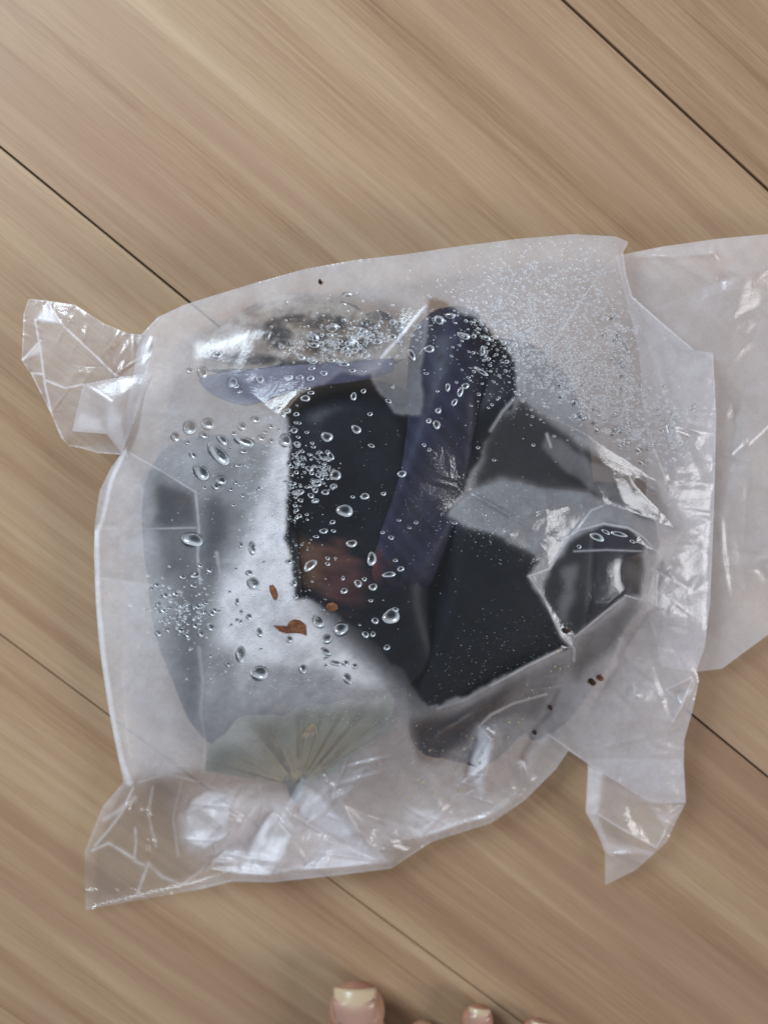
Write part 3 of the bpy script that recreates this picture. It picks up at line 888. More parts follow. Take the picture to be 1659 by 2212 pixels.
FOLD_GLINTS = [  # doubled film at folds and painted glints: value, width, line
    (.85, 9, [(208, 1150), (212, 1300), (224, 1420), (240, 1530), (262, 1640), (280, 1690)]),
    (.80, 8, [(268, 975), (240, 1040), (222, 1120), (210, 1150)]),
    (.62, 4, [(262, 930), (268, 960), (275, 985)]),
    (.60, 3, [(273, 974), (345, 1015), (421, 1062)]), (.5, 3, [(205, 1142), (331, 1142)]), (.42, 2.5, [(331, 1142), (425, 1140)]), (.55, 3, [(214, 1249), (343, 1265)]),
    (.50, 5, [(423, 1062), (430, 1140), (427, 1200), (432, 1260)]), (.42, 9, [(430, 1400), (439, 1470), (434, 1540), (443, 1600), (440, 1665)]), (.44, 6, [(468, 1195), (476, 1240), (468, 1300)]),
    (.58, 4, [(1302, 1093), (1278, 1102), (1230, 1159), (1186, 1229), (1143, 1245)]), (.55, 3, [(1143, 1245), (1176, 1293), (1213, 1374), (1240, 1401)]),
    (.60, 3.5, [(1215, 1168), (1251, 1145), (1304, 1131), (1358, 1140), (1391, 1161), (1417, 1191)]), (.34, 2.5, [(1240, 1191), (1310, 1188), (1386, 1191)]),
    (.60, 4, [(1213, 1404), (1143, 1438), (1063, 1481)]), (.42, 5, [(1063, 1481), (1003, 1514), (945, 1532)]), (.55, 3, [(1240, 1378), (1304, 1325), (1353, 1288), (1380, 1296)]),
    (.7, 4, [(1035, 1570), (1061, 1600), (1053, 1654), (1039, 1725)]), (.5, 4, [(1035, 1570), (1060, 1545), (1110, 1520), (1180, 1500)]), (.5, 4, [(1240, 1401), (1240, 1428)]),
    (.75, 3, [(1183, 1587), (1215, 1608), (1267, 1648), (1340, 1695), (1407, 1736)]),
    (.36, 4, [(1060, 930), (1085, 890), (1112, 860)]), (.5, 4, [(1181, 938), (1190, 965)]),
    (.66, 5, [(920, 660), (870, 720), (824, 772)]),
    (.72, 6, [(1346, 545), (1352, 590), (1366, 640)]), (.86, 5, [(1366, 640), (1440, 705), (1498, 752)]), (.6, 5, [(1540, 762), (1547, 900), (1542, 1100), (1534, 1300), (1522, 1400)]),
    (.72, 3, [(1411, 965), (1432, 1020), (1440, 1045)]), (.78, 5, [(1420, 1235), (1460, 1258), (1495, 1272)]),
    (0.41, 3.3, [(288, 1702), (262, 1758), (236, 1792), (205, 1828)]), (0.44, 3.6, [(200, 1838), (235, 1822), (262, 1838), (292, 1858)]), (0.36, 3.0, [(292, 1790), (294, 1820), (290, 1858)]),  # glints on the clear corner's creases, painted as whiter film
    (0.44, 3.6, [(292, 1862), (318, 1872), (306, 1905), (295, 1936)]), (0.38, 4.5, [(318, 1864), (350, 1895), (392, 1912), (432, 1885), (478, 1828)]), (0.33, 6.8, [(225, 1770), (258, 1752), (290, 1725)]),
    (0.30, 3.0, [(330, 1700), (320, 1760), (338, 1830)]), (0.26, 3.0, [(392, 1690), (374, 1770), (385, 1850)]), (0.36, 4.5, [(300, 1690), (360, 1672), (430, 1690)]), (0.40, 4.5, [(560, 1700), (575, 1740), (585, 1757), (570, 1790)]),
    (0.40, 3.8, [(582, 1757), (600, 1780), (628, 1806)]), (0.46, 4.5, [(650, 1684), (738, 1737)]), (0.33, 4.5, [(520, 1790), (545, 1850), (582, 1890)]), (0.30, 4.5, [(800, 1720), (860, 1760), (940, 1800)]), (0.33, 4.5, [(900, 1700), (980, 1740), (1000, 1778)]),
    (.7, 5, [(1440, 1490), (1492, 1465)]), (.72, 5, [(1495, 1470), (1470, 1530), (1452, 1560)]), (.6, 6, [(1368, 1480), (1372, 1500), (1352, 1540)]),
    (.5, 3, [(183, 1842), (200, 1798), (222, 1743), (267, 1691)]), (.5, 4, [(432, 1920), (501, 1903), (586, 1905), (720, 1891), (845, 1875)]), (.5, 4, [(845, 1877), (931, 1820), (1062, 1778), (1132, 1731), (1202, 1661)]),
]


def crum_body(X, Y):
    c = crumple(X, Y, .10, 90, 11, 120) + crumple(X, Y, .05, 160, 12, 60) * .8 + crumple(X, Y, .035, 900, 15, 44)
    st = X[0, 1] - X[0, 0]
    low = gauss(inpoly(X, Y, [(183, 1690), (440, 1660), (860, 1600), (1100, 1640), (1100, 1800), (840, 1900), (183, 1970)]).astype(float), 10)
    rest = gauss(inpoly(X, Y, [(880, 1560), (1240, 1430), (1240, 1640), (1100, 1780), (900, 1820)]).astype(float), 10)
    c2 = (crumple(X, Y, .36, 900, 13, 64) + crumple(X, Y, .16, 1800, 14, 32)) * low
    c3 = (crumple(X, Y, .14, 900, 16, 60) + crumple(X, Y, .06, 1200, 20, 30)) * rest
    side = gauss(inpoly(X, Y, [(1400, 700), (1550, 750), (1540, 1400), (1480, 1740), (1270, 1650), (1390, 1300)]).astype(float), 12)
    c4 = (crumple(X, Y, .10, 900, 17, 90) + crumple(X, Y, .05, 1200, 19, 40)) * side
    pat = gauss(inpoly(X, Y, [(968, 1112), (1024, 1060), (1088, 1042), (1168, 1058), (1278, 1070), (1298, 1092), (1251, 1112), (1215, 1150), (1186, 1215), (1161, 1207), (1123, 1172), (1039, 1142)]).astype(float), 5)
    c = c + crumple(X, Y, .24, 900, 18, 80) * pat
    return c * .7 + c2 * .8 + c3 + c4 + .02 * vnoise(X, Y, 40, 8)


body, GB = build_sheet('top_film', OUT, CR, SOFT, 2.0, fog_and_sheen, 15, 2.6, crum_body)


def flat_fog(v, sd=9, sharp=None, extra=()):
    def f(X, Y):
        a = np.full(X.shape, v)
        step = X[0, 1] - X[0, 0]
        for val, soft, poly in extra:
            m = gauss(inpoly(X, Y, poly).astype(float), soft / step)
            a = a * (1 - m) + val * m
        return a * (1 + .10 * vnoise(X, Y, 70, sd) + .05 * vnoise(X, Y, 14, sd + 1))
    return f


def rim_line(X, Y, a, lines, val, wd):
    for ln in lines:
        d = segdist(X, Y, ln)
        a = np.maximum(a, val * np.exp(-(d / wd) ** 2))
    return a


# left ear of the bag
EAR = [(337, 726, 2.9), (277, 720, 3.1), (224, 698, 3.2), (162, 658, 3.1), (102, 649, 3.0), (62, 645, 2.9), (51, 677, 2.6), (47, 779, 2.2), (66, 805, 2.0), (111, 895, 1.8), (132, 946, 1.6),
       (149, 963, 1.6), (181, 969, 1.7), (209, 978, 1.8), (262, 982, 2.55), (285, 930, 3.1), (310, 830, 3.4)]
EARC = [[(102, 649, 3.0), (133, 700, 3.7), (190, 752, 3.7), (250, 810, 3.6), (310, 830, 3.4)],
        [(76, 690, 3.1), (88, 760, 2.9), (97, 830, 2.5), (113, 900, 2.1), (136, 948, 1.9)],
        [(76, 690, 3.1), (133, 700, 3.7)],
        [(51, 775, 2.2), (88, 735, 2.9)], [(66, 805, 2.0), (94, 808, 2.6)],
        [(97, 820, 2.5), (140, 838, 3.0), (180, 830, 3.4)],
        [(224, 698, 3.2), (277, 720, 3.5), (337, 726, 2.9)],
        [(150, 960, 1.7), (210, 958, 2.2), (255, 950, 2.9)], [(130, 700, 3.5), (240, 780, 3.3), (270, 815, 3.4)]]


def fog_ear(X, Y):
    a = flat_fog(.27, 31, extra=[(.75, 3, [(78, 693), (100, 655), (132, 700)]), (.18, 4, [(55, 690), (74, 690), (86, 735), (55, 770)]),
                                 (.16, 4, [(68, 806), (94, 808), (110, 885)]), (.66, 8, [(280, 730), (335, 728), (328, 800), (300, 790)]),
                                 (.66, 4, [(52, 775), (86, 738), (90, 760)]), (.22, 4, [(150, 945), (230, 938), (215, 956), (160, 960)])])(X, Y)
    return rim_line(X, Y, a, EARC[:6] + [EAR + EAR[:1]], .80, 3.0)


ear, GE = build_sheet('corner_ear', EAR, EARC, [(110, 760, 3.3), (170, 800, 3.5), (230, 740, 3.5), (120, 860, 2.6), (200, 900, 3.2)], 2.0, fog_ear, 10, 2.2,
                      lambda X, Y: crumple(X, Y, .07, 30, 41, 70) + crumple(X, Y, .08, 200, 42, 34))
TUCK = [(180, 830, 3.7), (156, 931, 3.2), (195, 934, 3.3), (230, 937, 3.3), (262, 978, 2.9), (282, 930, 3.5), (300, 880, 3.9), (328, 805, 3.9), (250, 816, 3.8)]
build_sheet('corner_ear_fold', TUCK, [[(180, 830, 3.7), (240, 870, 4.1), (262, 905, 3.9), (270, 960, 3.2)], [(180, 830, 3.7), (215, 890, 3.5), (230, 937, 3.3)]], [(200, 900, 3.4), (270, 850, 4.2)], 2.0,
            lambda X, Y: rim_line(X, Y, flat_fog(.30, 51, extra=[(.62, 4, [(160, 925), (175, 890), (215, 905), (228, 934)]), (.70, 6, [(235, 860), (262, 900), (272, 970), (255, 960), (232, 935)])])(X, Y),
                                  [[(180, 830), (156, 931), (230, 937)], [(180, 830), (250, 816), (328, 805)]], .66, 2.2), 8, 2.0)

# empty mouth of the bag on the right, running out of the frame
MOUTH = [(1330, 552, .9), (1430, 532, 1.1), (1550, 515, 1.3), (1659, 505, 1.3), (1800, 500, 1.2), (1990, 505, 1.0), (2000, 800, 1.1), (1990, 1050, 1.0), (1850, 1200, .9), (1659, 1372, .9), (1600, 1415, .8),
         (1560, 1445, .7), (1500, 1452, .6), (1430, 1440, .6), (1380, 1250, .8), (1400, 1000, 1.0), (1380, 760, 1.0)]
MOUTHC = [[(1345, 545, 1.0), (1440, 552, 1.5), (1540, 545, 1.7), (1549, 520, 1.4)], [(1545, 610, 1.3), (1600, 592, 1.7), (1659, 578, 1.7), (1760, 560, 1.4)],
          [(1500, 755, 1.2), (1560, 700, 1.6), (1640, 660, 1.3)], [(1620, 1225, 1.2), (1659, 1205, 1.7), (1760, 1190, 1.5)], [(1600, 850, 1.2), (1620, 1000, 1.5), (1610, 1200, 1.2)],
          [(1540, 800, 1.3), (1590, 900, 1.0), (1560, 1100, 1.4), (1580, 1300, 1.0)], [(1640, 1230, 1.0), (1659, 1250, .9), (1720, 1260, 1.0)]]
build_sheet('mouth_film', MOUTH, MOUTHC, [(1600, 640, 1.7), (1660, 800, 1.2), (1700, 1000, 1.3), (1480, 650, 1.3), (1580, 1380, .9), (1560, 1200, 1.4)], 3.0,
            flat_fog(.47, 61, extra=[(.72, 5, [(1622, 1222), (1659, 1204), (1720, 1195), (1700, 1240), (1659, 1245)]), (.62, 4, [(1546, 520), (1556, 522), (1560, 545), (1550, 550)])]), 18, 3.0,
            lambda X, Y: crumple(X, Y, .06, 25, 66, 160) + crumple(X, Y, .08, 260, 67, 80))
# loose corner at lower right
LOOSE = [(1268, 1640, .9), (1270, 1661, .9), (1265, 1755, .8), (1290, 1800, .7), (1307, 1843, .6), (1307, 1913, .4), (1374, 1880, .5), (1440, 1820, .6), (1462, 1772, .8), (1480, 1738, .9), (1474, 1640, 1.0), (1380, 1640, 1.0)]
LOOSEC = [[(1305, 1668, 1.2), (1292, 1760, 1.2), (1320, 1850, .8)], [(1292, 1760, 1.2), (1340, 1790, 1.4), (1418, 1832, 1.1), (1436, 1800, 1.1)], [(1310, 1840, .6), (1370, 1842, .9), (1420, 1848, .8)],
          [(1400, 1745, 1.3), (1440, 1760, 1.2), (1480, 1738, .9)], [(1300, 1800, .75), (1360, 1825, 1.0), (1415, 1845, .8)]]
build_sheet('loose_corner', LOOSE, LOOSEC, [(1350, 1730, 1.2), (1380, 1780, 1.0), (1350, 1870, .6)], 2.0,
            lambda X, Y: rim_line(X, Y, flat_fog(.32, 71, extra=[(.74, 4, [(1268, 1650), (1303, 1665), (1290, 1760), (1318, 1840), (1295, 1800), (1266, 1755)]),
                                                               (.60, 4, [(1310, 1840), (1420, 1848), (1408, 1838), (1306, 1820)]), (.62, 4, [(1405, 1745), (1440, 1760), (1478, 1740), (1440, 1790)])])(X, Y),
                                  LOOSEC[1:2], .7, 3.0), 8, 2.2, lambda X, Y: crumple(X, Y, .07, 160, 72, 50))

# under side: film wall and base on the floor
oc = np.array([P(x, y, z) for x, y, z in OUT])
cen = oc[:, :2].mean(0)
# densify outline
dn = []
for i in range(len(OUT)):
    a, b = oc[i], oc[(i + 1) % len(OUT)]
    for t in np.linspace(0, 1, 6)[:-1]:
        dn.append(a * (1 - t) + b * t)
dn = np.array(dn)
n = len(dn)
rings = [dn.copy()]
for s_, zf in ((0.995, .75), (0.985, .45), (0.965, .2), (0.94, .06)):
    r = dn.copy()
    r[:, :2] = cen + (dn[:, :2] - cen) * s_
    r[:, 2] = np.maximum(dn[:, 2] * zf, .0012)
    rings.append(r)
for s_ in (.8, .55, .3, .08):
    r = dn.copy()
    r[:, :2] = cen + (dn[:, :2] - cen) * s_
    r[:, 2] = .0012 + .0004 * np.sin(np.arange(n) * .7 + s_ * 20)
    rings.append(r)
vv = np.concatenate(rings)
ff = []
for k in range(len(rings) - 1):
    for i in range(n):
        ff.append((k * n + i, k * n + (i + 1) % n, (k + 1) * n + (i + 1) % n, (k + 1) * n + i))
mesh_np('under_film', vv, np.array(ff), MF, bag, attrs={'condensation': .14 - .115 * np.exp(-(np.linalg.norm(vv[:, :2] - P(270, 1850, .2)[:2], axis=1) / .045) ** 2)})


# ------------------------------------------------------------------ water beads on the film
def dome(nseg=14, nr=5):
    vs, fs = [], []
    for k in range(nr):
        t = k / nr * math.pi / 2
        for i in range(nseg):
            a = 2 * math.pi * i / nseg
            rr = math.cos(t) ** .8
            vs.append((rr * math.cos(a), rr * math.sin(a), math.sin(t)))
    vs.append((0, 0, 1))
    for k in range(nr - 1):
        for i in range(nseg):
            fs.append((k * nseg + i, k * nseg + (i + 1) % nseg, (k + 1) * nseg + (i + 1) % nseg, (k + 1) * nseg + i))
    top = len(vs) - 1
    for i in range(nseg):
        fs.append(((nr - 1) * nseg + i, (nr - 1) * nseg + (i + 1) % nseg, top, top))
    return np.array(vs), fs


def frame_at(x, y):
    """position, tangent axes and normal of the upper film at a traced point"""
    h = 4.0
    p = P(x, y, sample(GB, x, y))
    ax = P(x + h, y, sample(GB, x + h, y)) - P(x - h, y, sample(GB, x - h, y))
    ay = P(x, y + h, sample(GB, x, y + h)) - P(x, y - h, sample(GB, x, y - h))
    nrm = np.cross(ay, ax)
    nrm /= np.linalg.norm(nrm)
    return p, ax / (2 * h), ay / (2 * h), nrm


# four bead shapes share their meshes
BEADS = []
DV, DF = dome(18, 8)
for s in range(4):
    r = np.random.default_rng(90 + s)
    v = DV.copy()
    ang = np.arctan2(v[:, 1], v[:, 0])
    wob = 1 + .10 * np.sin(2 * ang + r.uniform(0, 6)) + .06 * np.sin(3 * ang + r.uniform(0, 6))
    v[:, 0] *= wob
    v[:, 1] *= wob
    me = bpy.data.meshes.new('droplet')
    me.from_pydata(v.tolist(), [], [f if f[2] != f[3] else f[:3] for f in DF])
    me.polygons.foreach_set('use_smooth', np.ones(len(me.polygons), bool))
    fa = me.attributes.new('flank_sheen', 'FLOAT', 'POINT')
    rad_ = np.hypot(DV[:, 0], DV[:, 1])
    fa.data.foreach_set('value', np.clip((rad_ - .42) / .36, 0, 1).astype(np.float32))
    me.materials.append(MW)
    BEADS.append(me)


def place_bead(x, y, a, b, r, k):
    p, ex, ey, nrm = frame_at(x, y)
    e1 = (ex * math.cos(r) + ey * math.sin(r)) * a
    e2 = (-ex * math.sin(r) + ey * math.cos(r)) * b
    hgt = -.52 * min(np.linalg.norm(e1), np.linalg.norm(e2))
    o = link(bpy.data.objects.new('droplet', BEADS[k % 4]), bag)
    m = Matrix.Identity(4)
    q = p - np.array(BAGLOC) - nrm * 0.00006
    for i in range(3):
        m[i][0], m[i][1], m[i][2], m[i][3] = e1[i] * .86, e2[i] * .86, nrm[i] * hgt, q[i]
    o.matrix_basis = m
    return o


ALLB = [d for d in DROPS + MIN_]
ALLB.sort(key=lambda d: -d[2] * d[3])
for k, d in enumerate(ALLB[:298]):
    place_bead(*d, k)
MINI += ALLB[298:]

# fine mist and runs of small beads: thousands, joined
LV, LF = dome(6, 2)
LF = np.array(LF)
HV, HF = dome(10, 4)
HF = np.array(HF)


def bead_mesh(name, lst, V0, F0, depth, mat):
    arr = np.array(lst)
    arr = arr[inpoly(arr[:, 0], arr[:, 1], OUT)]
    h = 3.0
    X_, Y_ = arr[:, 0], arr[:, 1]
    p0 = P(X_, Y_, sample(GB, X_, Y_))
    ax = (P(X_ + h, Y_, sample(GB, X_ + h, Y_)) - P(X_ - h, Y_, sample(GB, X_ - h, Y_))) / (2 * h)
    ay = (P(X_, Y_ + h, sample(GB, X_, Y_ + h)) - P(X_, Y_ - h, sample(GB, X_, Y_ - h))) / (2 * h)
    nr_ = np.cross(ay, ax)
    nr_ /= np.linalg.norm(nr_, axis=1, keepdims=True)
    rr = arr[:, 2][:, None]
    hh = np.linalg.norm(ax, axis=1)[:, None] * rr * depth
    sgn = 1 if depth > 0 else -1
    c, s_ = np.cos(arr[:, 4])[:, None], np.sin(arr[:, 4])[:, None]
    e1_, e2_ = (ax * c + ay * s_) * rr, (-ax * s_ + ay * c) * arr[:, 3][:, None]
    allv = (p0[:, None, :] + V0[None, :, 0:1] * e1_[:, None, :] + V0[None, :, 1:2] * e2_[:, None, :]
            + V0[None, :, 2:3] * (nr_ * hh)[:, None, :] + (nr_ * sgn * .00006)[:, None, :])
    nv = len(V0)
    allf = (F0[None] + (np.arange(len(arr)) * nv)[:, None, None]).reshape(-1, 4)
    tri = np.concatenate([allf[:, [0, 2, 1]], allf[allf[:, 2] != allf[:, 3]][:, [0, 3, 2]]])
    fl_ = np.clip((np.hypot(V0[:, 0], V0[:, 1]) - .42) / .36, 0, 1)
    o = mesh_np(name, allv.reshape(-1, 3), tri, mat, bag, attrs={'flank_sheen': np.tile(fl_, len(arr))})
    o['kind'] = 'stuff'
    return o


RUNS = [m for m in MINI if m[2] > 3.0]
RUNS += scatter(170, 1320, 905, 80, 16, .62, 3, 8) + scatter(120, 1345, 770, 60, 12, 1.25, 3, 8) + scatter(60, 1450, 910, 45, 18, 1.2, 2.5, 6)
RUNS += scatter(150, 760, 735, 75, 18, -.2, 2.5, 8) + scatter(70, 1060, 690, 60, 25, .5, 2.5, 7) + scatter(60, 690, 1010, 25, 25, 0, 2, 6) + scatter(90, 400, 1320, 40, 34, .4, 2.5, 6)
bead_mesh('condensation', [m for m in MINI if m[2] <= 3.0], LV, LF, .5, MM)
bead_mesh('bead_runs', RUNS, HV, HF, -.5, MW)


# ------------------------------------------------------------------ eggplants in the bag
def tube_body(path, radii, nseg=40, nlen=60, wob=0.03, seed=0, flat=1.0):
    """path: list of world points; radii in metres; closed rounded ends"""
    path = np.array(path)
    t = np.linspace(0, 1, len(path))
    tt = np.linspace(0, 1, nlen)
    pts = np.stack([np.interp(tt, t, path[:, i]) for i in range(3)], -1)
    k = np.ones(9) / 9
    for i in range(3):
        pts[:, i] = np.convolve(np.pad(pts[:, i], 4, mode='reflect', reflect_type='odd'), k, 'valid')
    rad = np.interp(tt, np.linspace(0, 1, len(radii)), radii)
    rad = np.convolve(np.pad(rad, 4, mode='edge'), k, 'valid')
    cap = np.minimum(1, np.minimum(tt, 1 - tt) / .16)
    rad = rad * np.sqrt(np.maximum(1 - (1 - cap) ** 2, 1e-4))
    tan = np.gradient(pts, axis=0)
    tan /= np.linalg.norm(tan, axis=1, keepdims=True)
    up = np.array([0, 0, 1.0])
    sd = np.cross(tan, up)
    sd /= np.linalg.norm(sd, axis=1, keepdims=True)
    u2 = np.cross(sd, tan)
    a = np.linspace(0, 2 * math.pi, nseg, endpoint=False)
    r = np.random.default_rng(seed)
    ph = r.uniform(0, 6, 4)
    wv = 1 + wob * np.sin(3 * a[None] + 4 * tt[:, None] + ph[0]) + wob * .7 * np.sin(2 * a[None] - 7 * tt[:, None] + ph[1])
    R = rad[:, None] * wv
    v = pts[:, None] + sd[:, None] * (np.cos(a)[None, :, None] * R[..., None]) + u2[:, None] * (np.sin(a)[None, :, None] * R[..., None] * flat)
    f = []
    for j in range(nlen - 1):
        for i in range(nseg):
            f.append((j * nseg + i, (j + 1) * nseg + i, (j + 1) * nseg + (i + 1) % nseg, j * nseg + (i + 1) % nseg))
    return v.reshape(-1, 3), np.array(f)


DARK = np.array([.006, .0065, .012])


def eggplant(label, path, radii, colour=DARK, seed=0, patches=(), rnd=.03, gap=.003):
    base = np.array(path).mean(0)
    base[2] = 0
    t = thing('eggplant', label, 'eggplant', tuple(base.tolist()), 'eggplants inside the bag')
    v, f = tube_body(path, [r * .01 for r in radii], seed=seed, wob=rnd)
    v = press(v, gap)
    c = np.repeat(np.array(colour)[None], len(v), 0)
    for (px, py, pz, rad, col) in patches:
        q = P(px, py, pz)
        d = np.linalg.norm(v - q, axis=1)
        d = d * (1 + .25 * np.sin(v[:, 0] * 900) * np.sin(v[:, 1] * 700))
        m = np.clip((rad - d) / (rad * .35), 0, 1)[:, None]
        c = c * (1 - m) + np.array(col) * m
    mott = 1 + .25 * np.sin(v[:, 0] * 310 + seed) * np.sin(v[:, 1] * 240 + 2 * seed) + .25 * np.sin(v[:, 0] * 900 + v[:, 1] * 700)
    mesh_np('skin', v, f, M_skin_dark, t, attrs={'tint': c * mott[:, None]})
    return t


PP = lambda *a: [P(x, y, z) for x, y, z in a]
e1 = eggplant('thick purple-black eggplant with a pale green calyx, under the fogged left side of the bag',
              PP((530, 950, 3.0), (495, 1100, 3.1), (520, 1330, 3.1), (610, 1640, 2.3)), [2.8, 4.2, 4.2, 3.4], seed=1)
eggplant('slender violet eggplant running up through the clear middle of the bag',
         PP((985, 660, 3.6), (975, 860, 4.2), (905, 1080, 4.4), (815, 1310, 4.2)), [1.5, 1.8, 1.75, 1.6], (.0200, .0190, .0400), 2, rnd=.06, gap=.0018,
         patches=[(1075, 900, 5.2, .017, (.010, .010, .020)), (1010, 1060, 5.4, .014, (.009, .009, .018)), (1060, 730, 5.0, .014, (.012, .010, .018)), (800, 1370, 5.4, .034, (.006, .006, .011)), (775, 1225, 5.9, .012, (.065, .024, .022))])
eggplant('big glossy black eggplant under the right side of the bag',
         PP((1075, 730, 3.2), (1110, 980, 3.0), (1110, 1220, 3.0), (1060, 1430, 3.0), (985, 1650, 2.2)), [2.3, 3.3, 3.6, 3.6, 2.8], (.0045, .0055, .0085), 3, gap=.0032)
eggplant('small dark eggplant tip at the folded right side of the bag, drawn out to darken its shaded fold',
         PP((1290, 1040, 2.3), (1310, 1220, 2.6), (1250, 1420, 2.0), (1150, 1600, 0.9)), [2.0, 2.2, 1.7, 0.8], (.007, .006, .014), 4, gap=.0055)  # thin lower end added to darken the fold's shaded gap
eggplant('dark eggplant with a brown bruise between the fogged left one and the violet one',
         PP((775, 815, 3.0), (770, 1000, 3.0), (780, 1250, 3.0), (850, 1470, 2.7)), [2.8, 3.4, 3.5, 3.0], (.0055, .0065, .010), 5, gap=.0042,
         patches=[(682, 1225, 5.9, .011, (.105, .052, .036)), (742, 1262, 5.8, .011, (.065, .028, .028)), (648, 1190, 5.9, .006, (.12, .065, .04)), (735, 1195, 5.9, .006, (.07, .03, .026))])

eggplant('dark eggplant end under the pale ridge at the lower middle of the bag',
         PP((1215, 1425, 2.4), (1120, 1480, 2.5), (1000, 1545, 2.4), (895, 1600, 1.9)), [1.0, 1.5, 1.7, 1.2], (.007, .006, .012), 6, gap=.0024)

# calyx of the first eggplant
# one crumpled fan of withered sepals pressed up against the film
fan = [(452, 1668), (448, 1630), (470, 1592), (520, 1562), (582, 1548), (640, 1528), (700, 1520), (760, 1514), (828, 1506), (862, 1530), (846, 1572), (790, 1612), (735, 1655), (690, 1690)]
nth, nrd = 150, 34
tt_ = np.linspace(0, len(fan) - 1, nth)
fanx = np.interp(tt_, np.arange(len(fan)), [p[0] for p in fan])
fany = np.interp(tt_, np.arange(len(fan)), [p[1] for p in fan])
rs_ = np.linspace(.02, 1, nrd)
r_ = np.random.default_rng(44)
ragged = 1 + .16 * np.convolve(r_.normal(0, 1, nth), np.hanning(19) / np.hanning(19).sum(), 'same')
cx_ = 645 + (fanx[:, None] - 645) * rs_[None] * ragged[:, None]
cy_ = 1700 + (fany[:, None] - 1700) * rs_[None] * ragged[:, None]
ridge = np.convolve(r_.normal(0, 1, nth), np.ones(4) / 4, 'same')
wob_ = vnoise(cx_, cy_, 26, 401)
calz = sample(GB, cx_, cy_) - .13 - .22 * np.clip((cy_ - 1580) / 90, 0, 1) + .05 * ridge[:, None] * rs_[None] * (1 - .4 * rs_[None]) - .05 + .03 * wob_
calv = press(P(cx_, cy_, calz).reshape(-1, 3), .0012)
streak_ = np.convolve(r_.normal(0, 1, nth), np.ones(3) / 3, 'same')[:, None] + .5 * vnoise(cx_, cy_, 12, 402)
near = np.exp(-(rs_[None] / .55) ** 2)
g0, g1, ye, br = (np.array(c) for c in ((.20, .205, .15), (.13, .14, .115), (.34, .27, .12), (.05, .038, .03)))
kk = np.clip(.5 + .5 * wob_, 0, 1)[..., None]
ccol = g0 * kk + g1 * (1 - kk)
ky = np.clip(near * (1.1 + .5 * streak_), 0, 1)[..., None]
ccol = ccol * (1 - ky) + ye * ky
kb = np.clip((streak_ - .15) * 1.6, 0, 1)[..., None] * np.clip(1.15 - rs_[None] * .9, 0, 1)[..., None]
ccol = ccol * (1 - kb) + br * kb
calf = np.array([(i * nrd + j, (i + 1) * nrd + j, (i + 1) * nrd + j + 1, i * nrd + j + 1) for i in range(nth - 1) for j in range(nrd - 1)])
M_fan = mat_principled('withered_sepals', (.2, .2, .15), 0.7, 0.2, attr='tint', bump=(500, .4))
cal = mesh_np('calyx', calv, calf, M_fan, e1, attrs={'tint': ccol.reshape(-1, 3)})


def sepal(tip, wdt, lift, seed, mat=None):
    r = np.random.default_rng(seed)
    a = P(638, 1688, 1.3)
    b = P(*tip)
    L, Wn = 36, 13
    side = np.cross(b - a, [0, 0, 1.0])
    side /= np.linalg.norm(side)
    vs, fs = [], []
    for i in range(L):
        t = i / (L - 1)
        c = a * (1 - t) + b * t + np.array([0, 0, lift * math.sin(t * math.pi * .8)])
        ww = wdt * 1.45 * (0.25 + 1.1 * math.sin(min(1, t * 1.25) * math.pi * .62)) * (1 - (max(0, t - .75) / .25) ** 2 * .75)
        for j in range(Wn):
            s = (j / (Wn - 1) - .5) * 2
            vs.append(c + side * s * ww + np.array([0, 0, .0011 * math.cos(s * 1.5) + .0004 * math.sin(s * 9 + t * 3) + r.uniform(-1, 1) * .00012]))
    for i in range(L - 1):
        for j in range(Wn - 1):
            fs.append((i * Wn + j, (i + 1) * Wn + j, (i + 1) * Wn + j + 1, i * Wn + j + 1))
    vs = np.array(vs)
    tx, ty = trace(vs)
    zf = sample(GB, tx, ty) * .01 - .0012 - .00016 * seed - .0045 * np.clip((ty - 1560) / 90, 0, 1)
    k = np.clip(np.repeat(np.linspace(0, 1, L), Wn) * 3.2, 0, 1)
    vs[:, 2] = vs[:, 2] * (1 - k) + zf * k + (vs[:, 2] - vs[:, 2].mean()) * 0
    o = mesh_np('strand', press(vs, .0013 + .00012 * seed), np.array(fs), mat or M_calyx, cal)
    md = o.modifiers.new('thickness', 'SOLIDIFY')
    md.thickness = .0008
    return o


for k, (tip, wd) in enumerate([((600, 1590, 3.6), .0016), ((625, 1570, 3.8), .0022), ((655, 1585, 3.7), .0014), ((680, 1560, 3.8), .0020), ((700, 1590, 3.4), .0012),
                               ((575, 1610, 3.2), .0016), ((720, 1610, 3.0), .0018), ((640, 1600, 3.5), .0026)]):
    sepal(tip, wd, .002, k % 3, M_strand if k % 2 else M_strand_dark)
st_v, st_f = tube_body([P(636, 1675, 1.6), P(640, 1700, 1.35), P(650, 1730, 1.1)], [.0045, .005, .0042], 16, 20, .05, 9)
mesh_np('stem', press(st_v), st_f, M_calyx, cal)

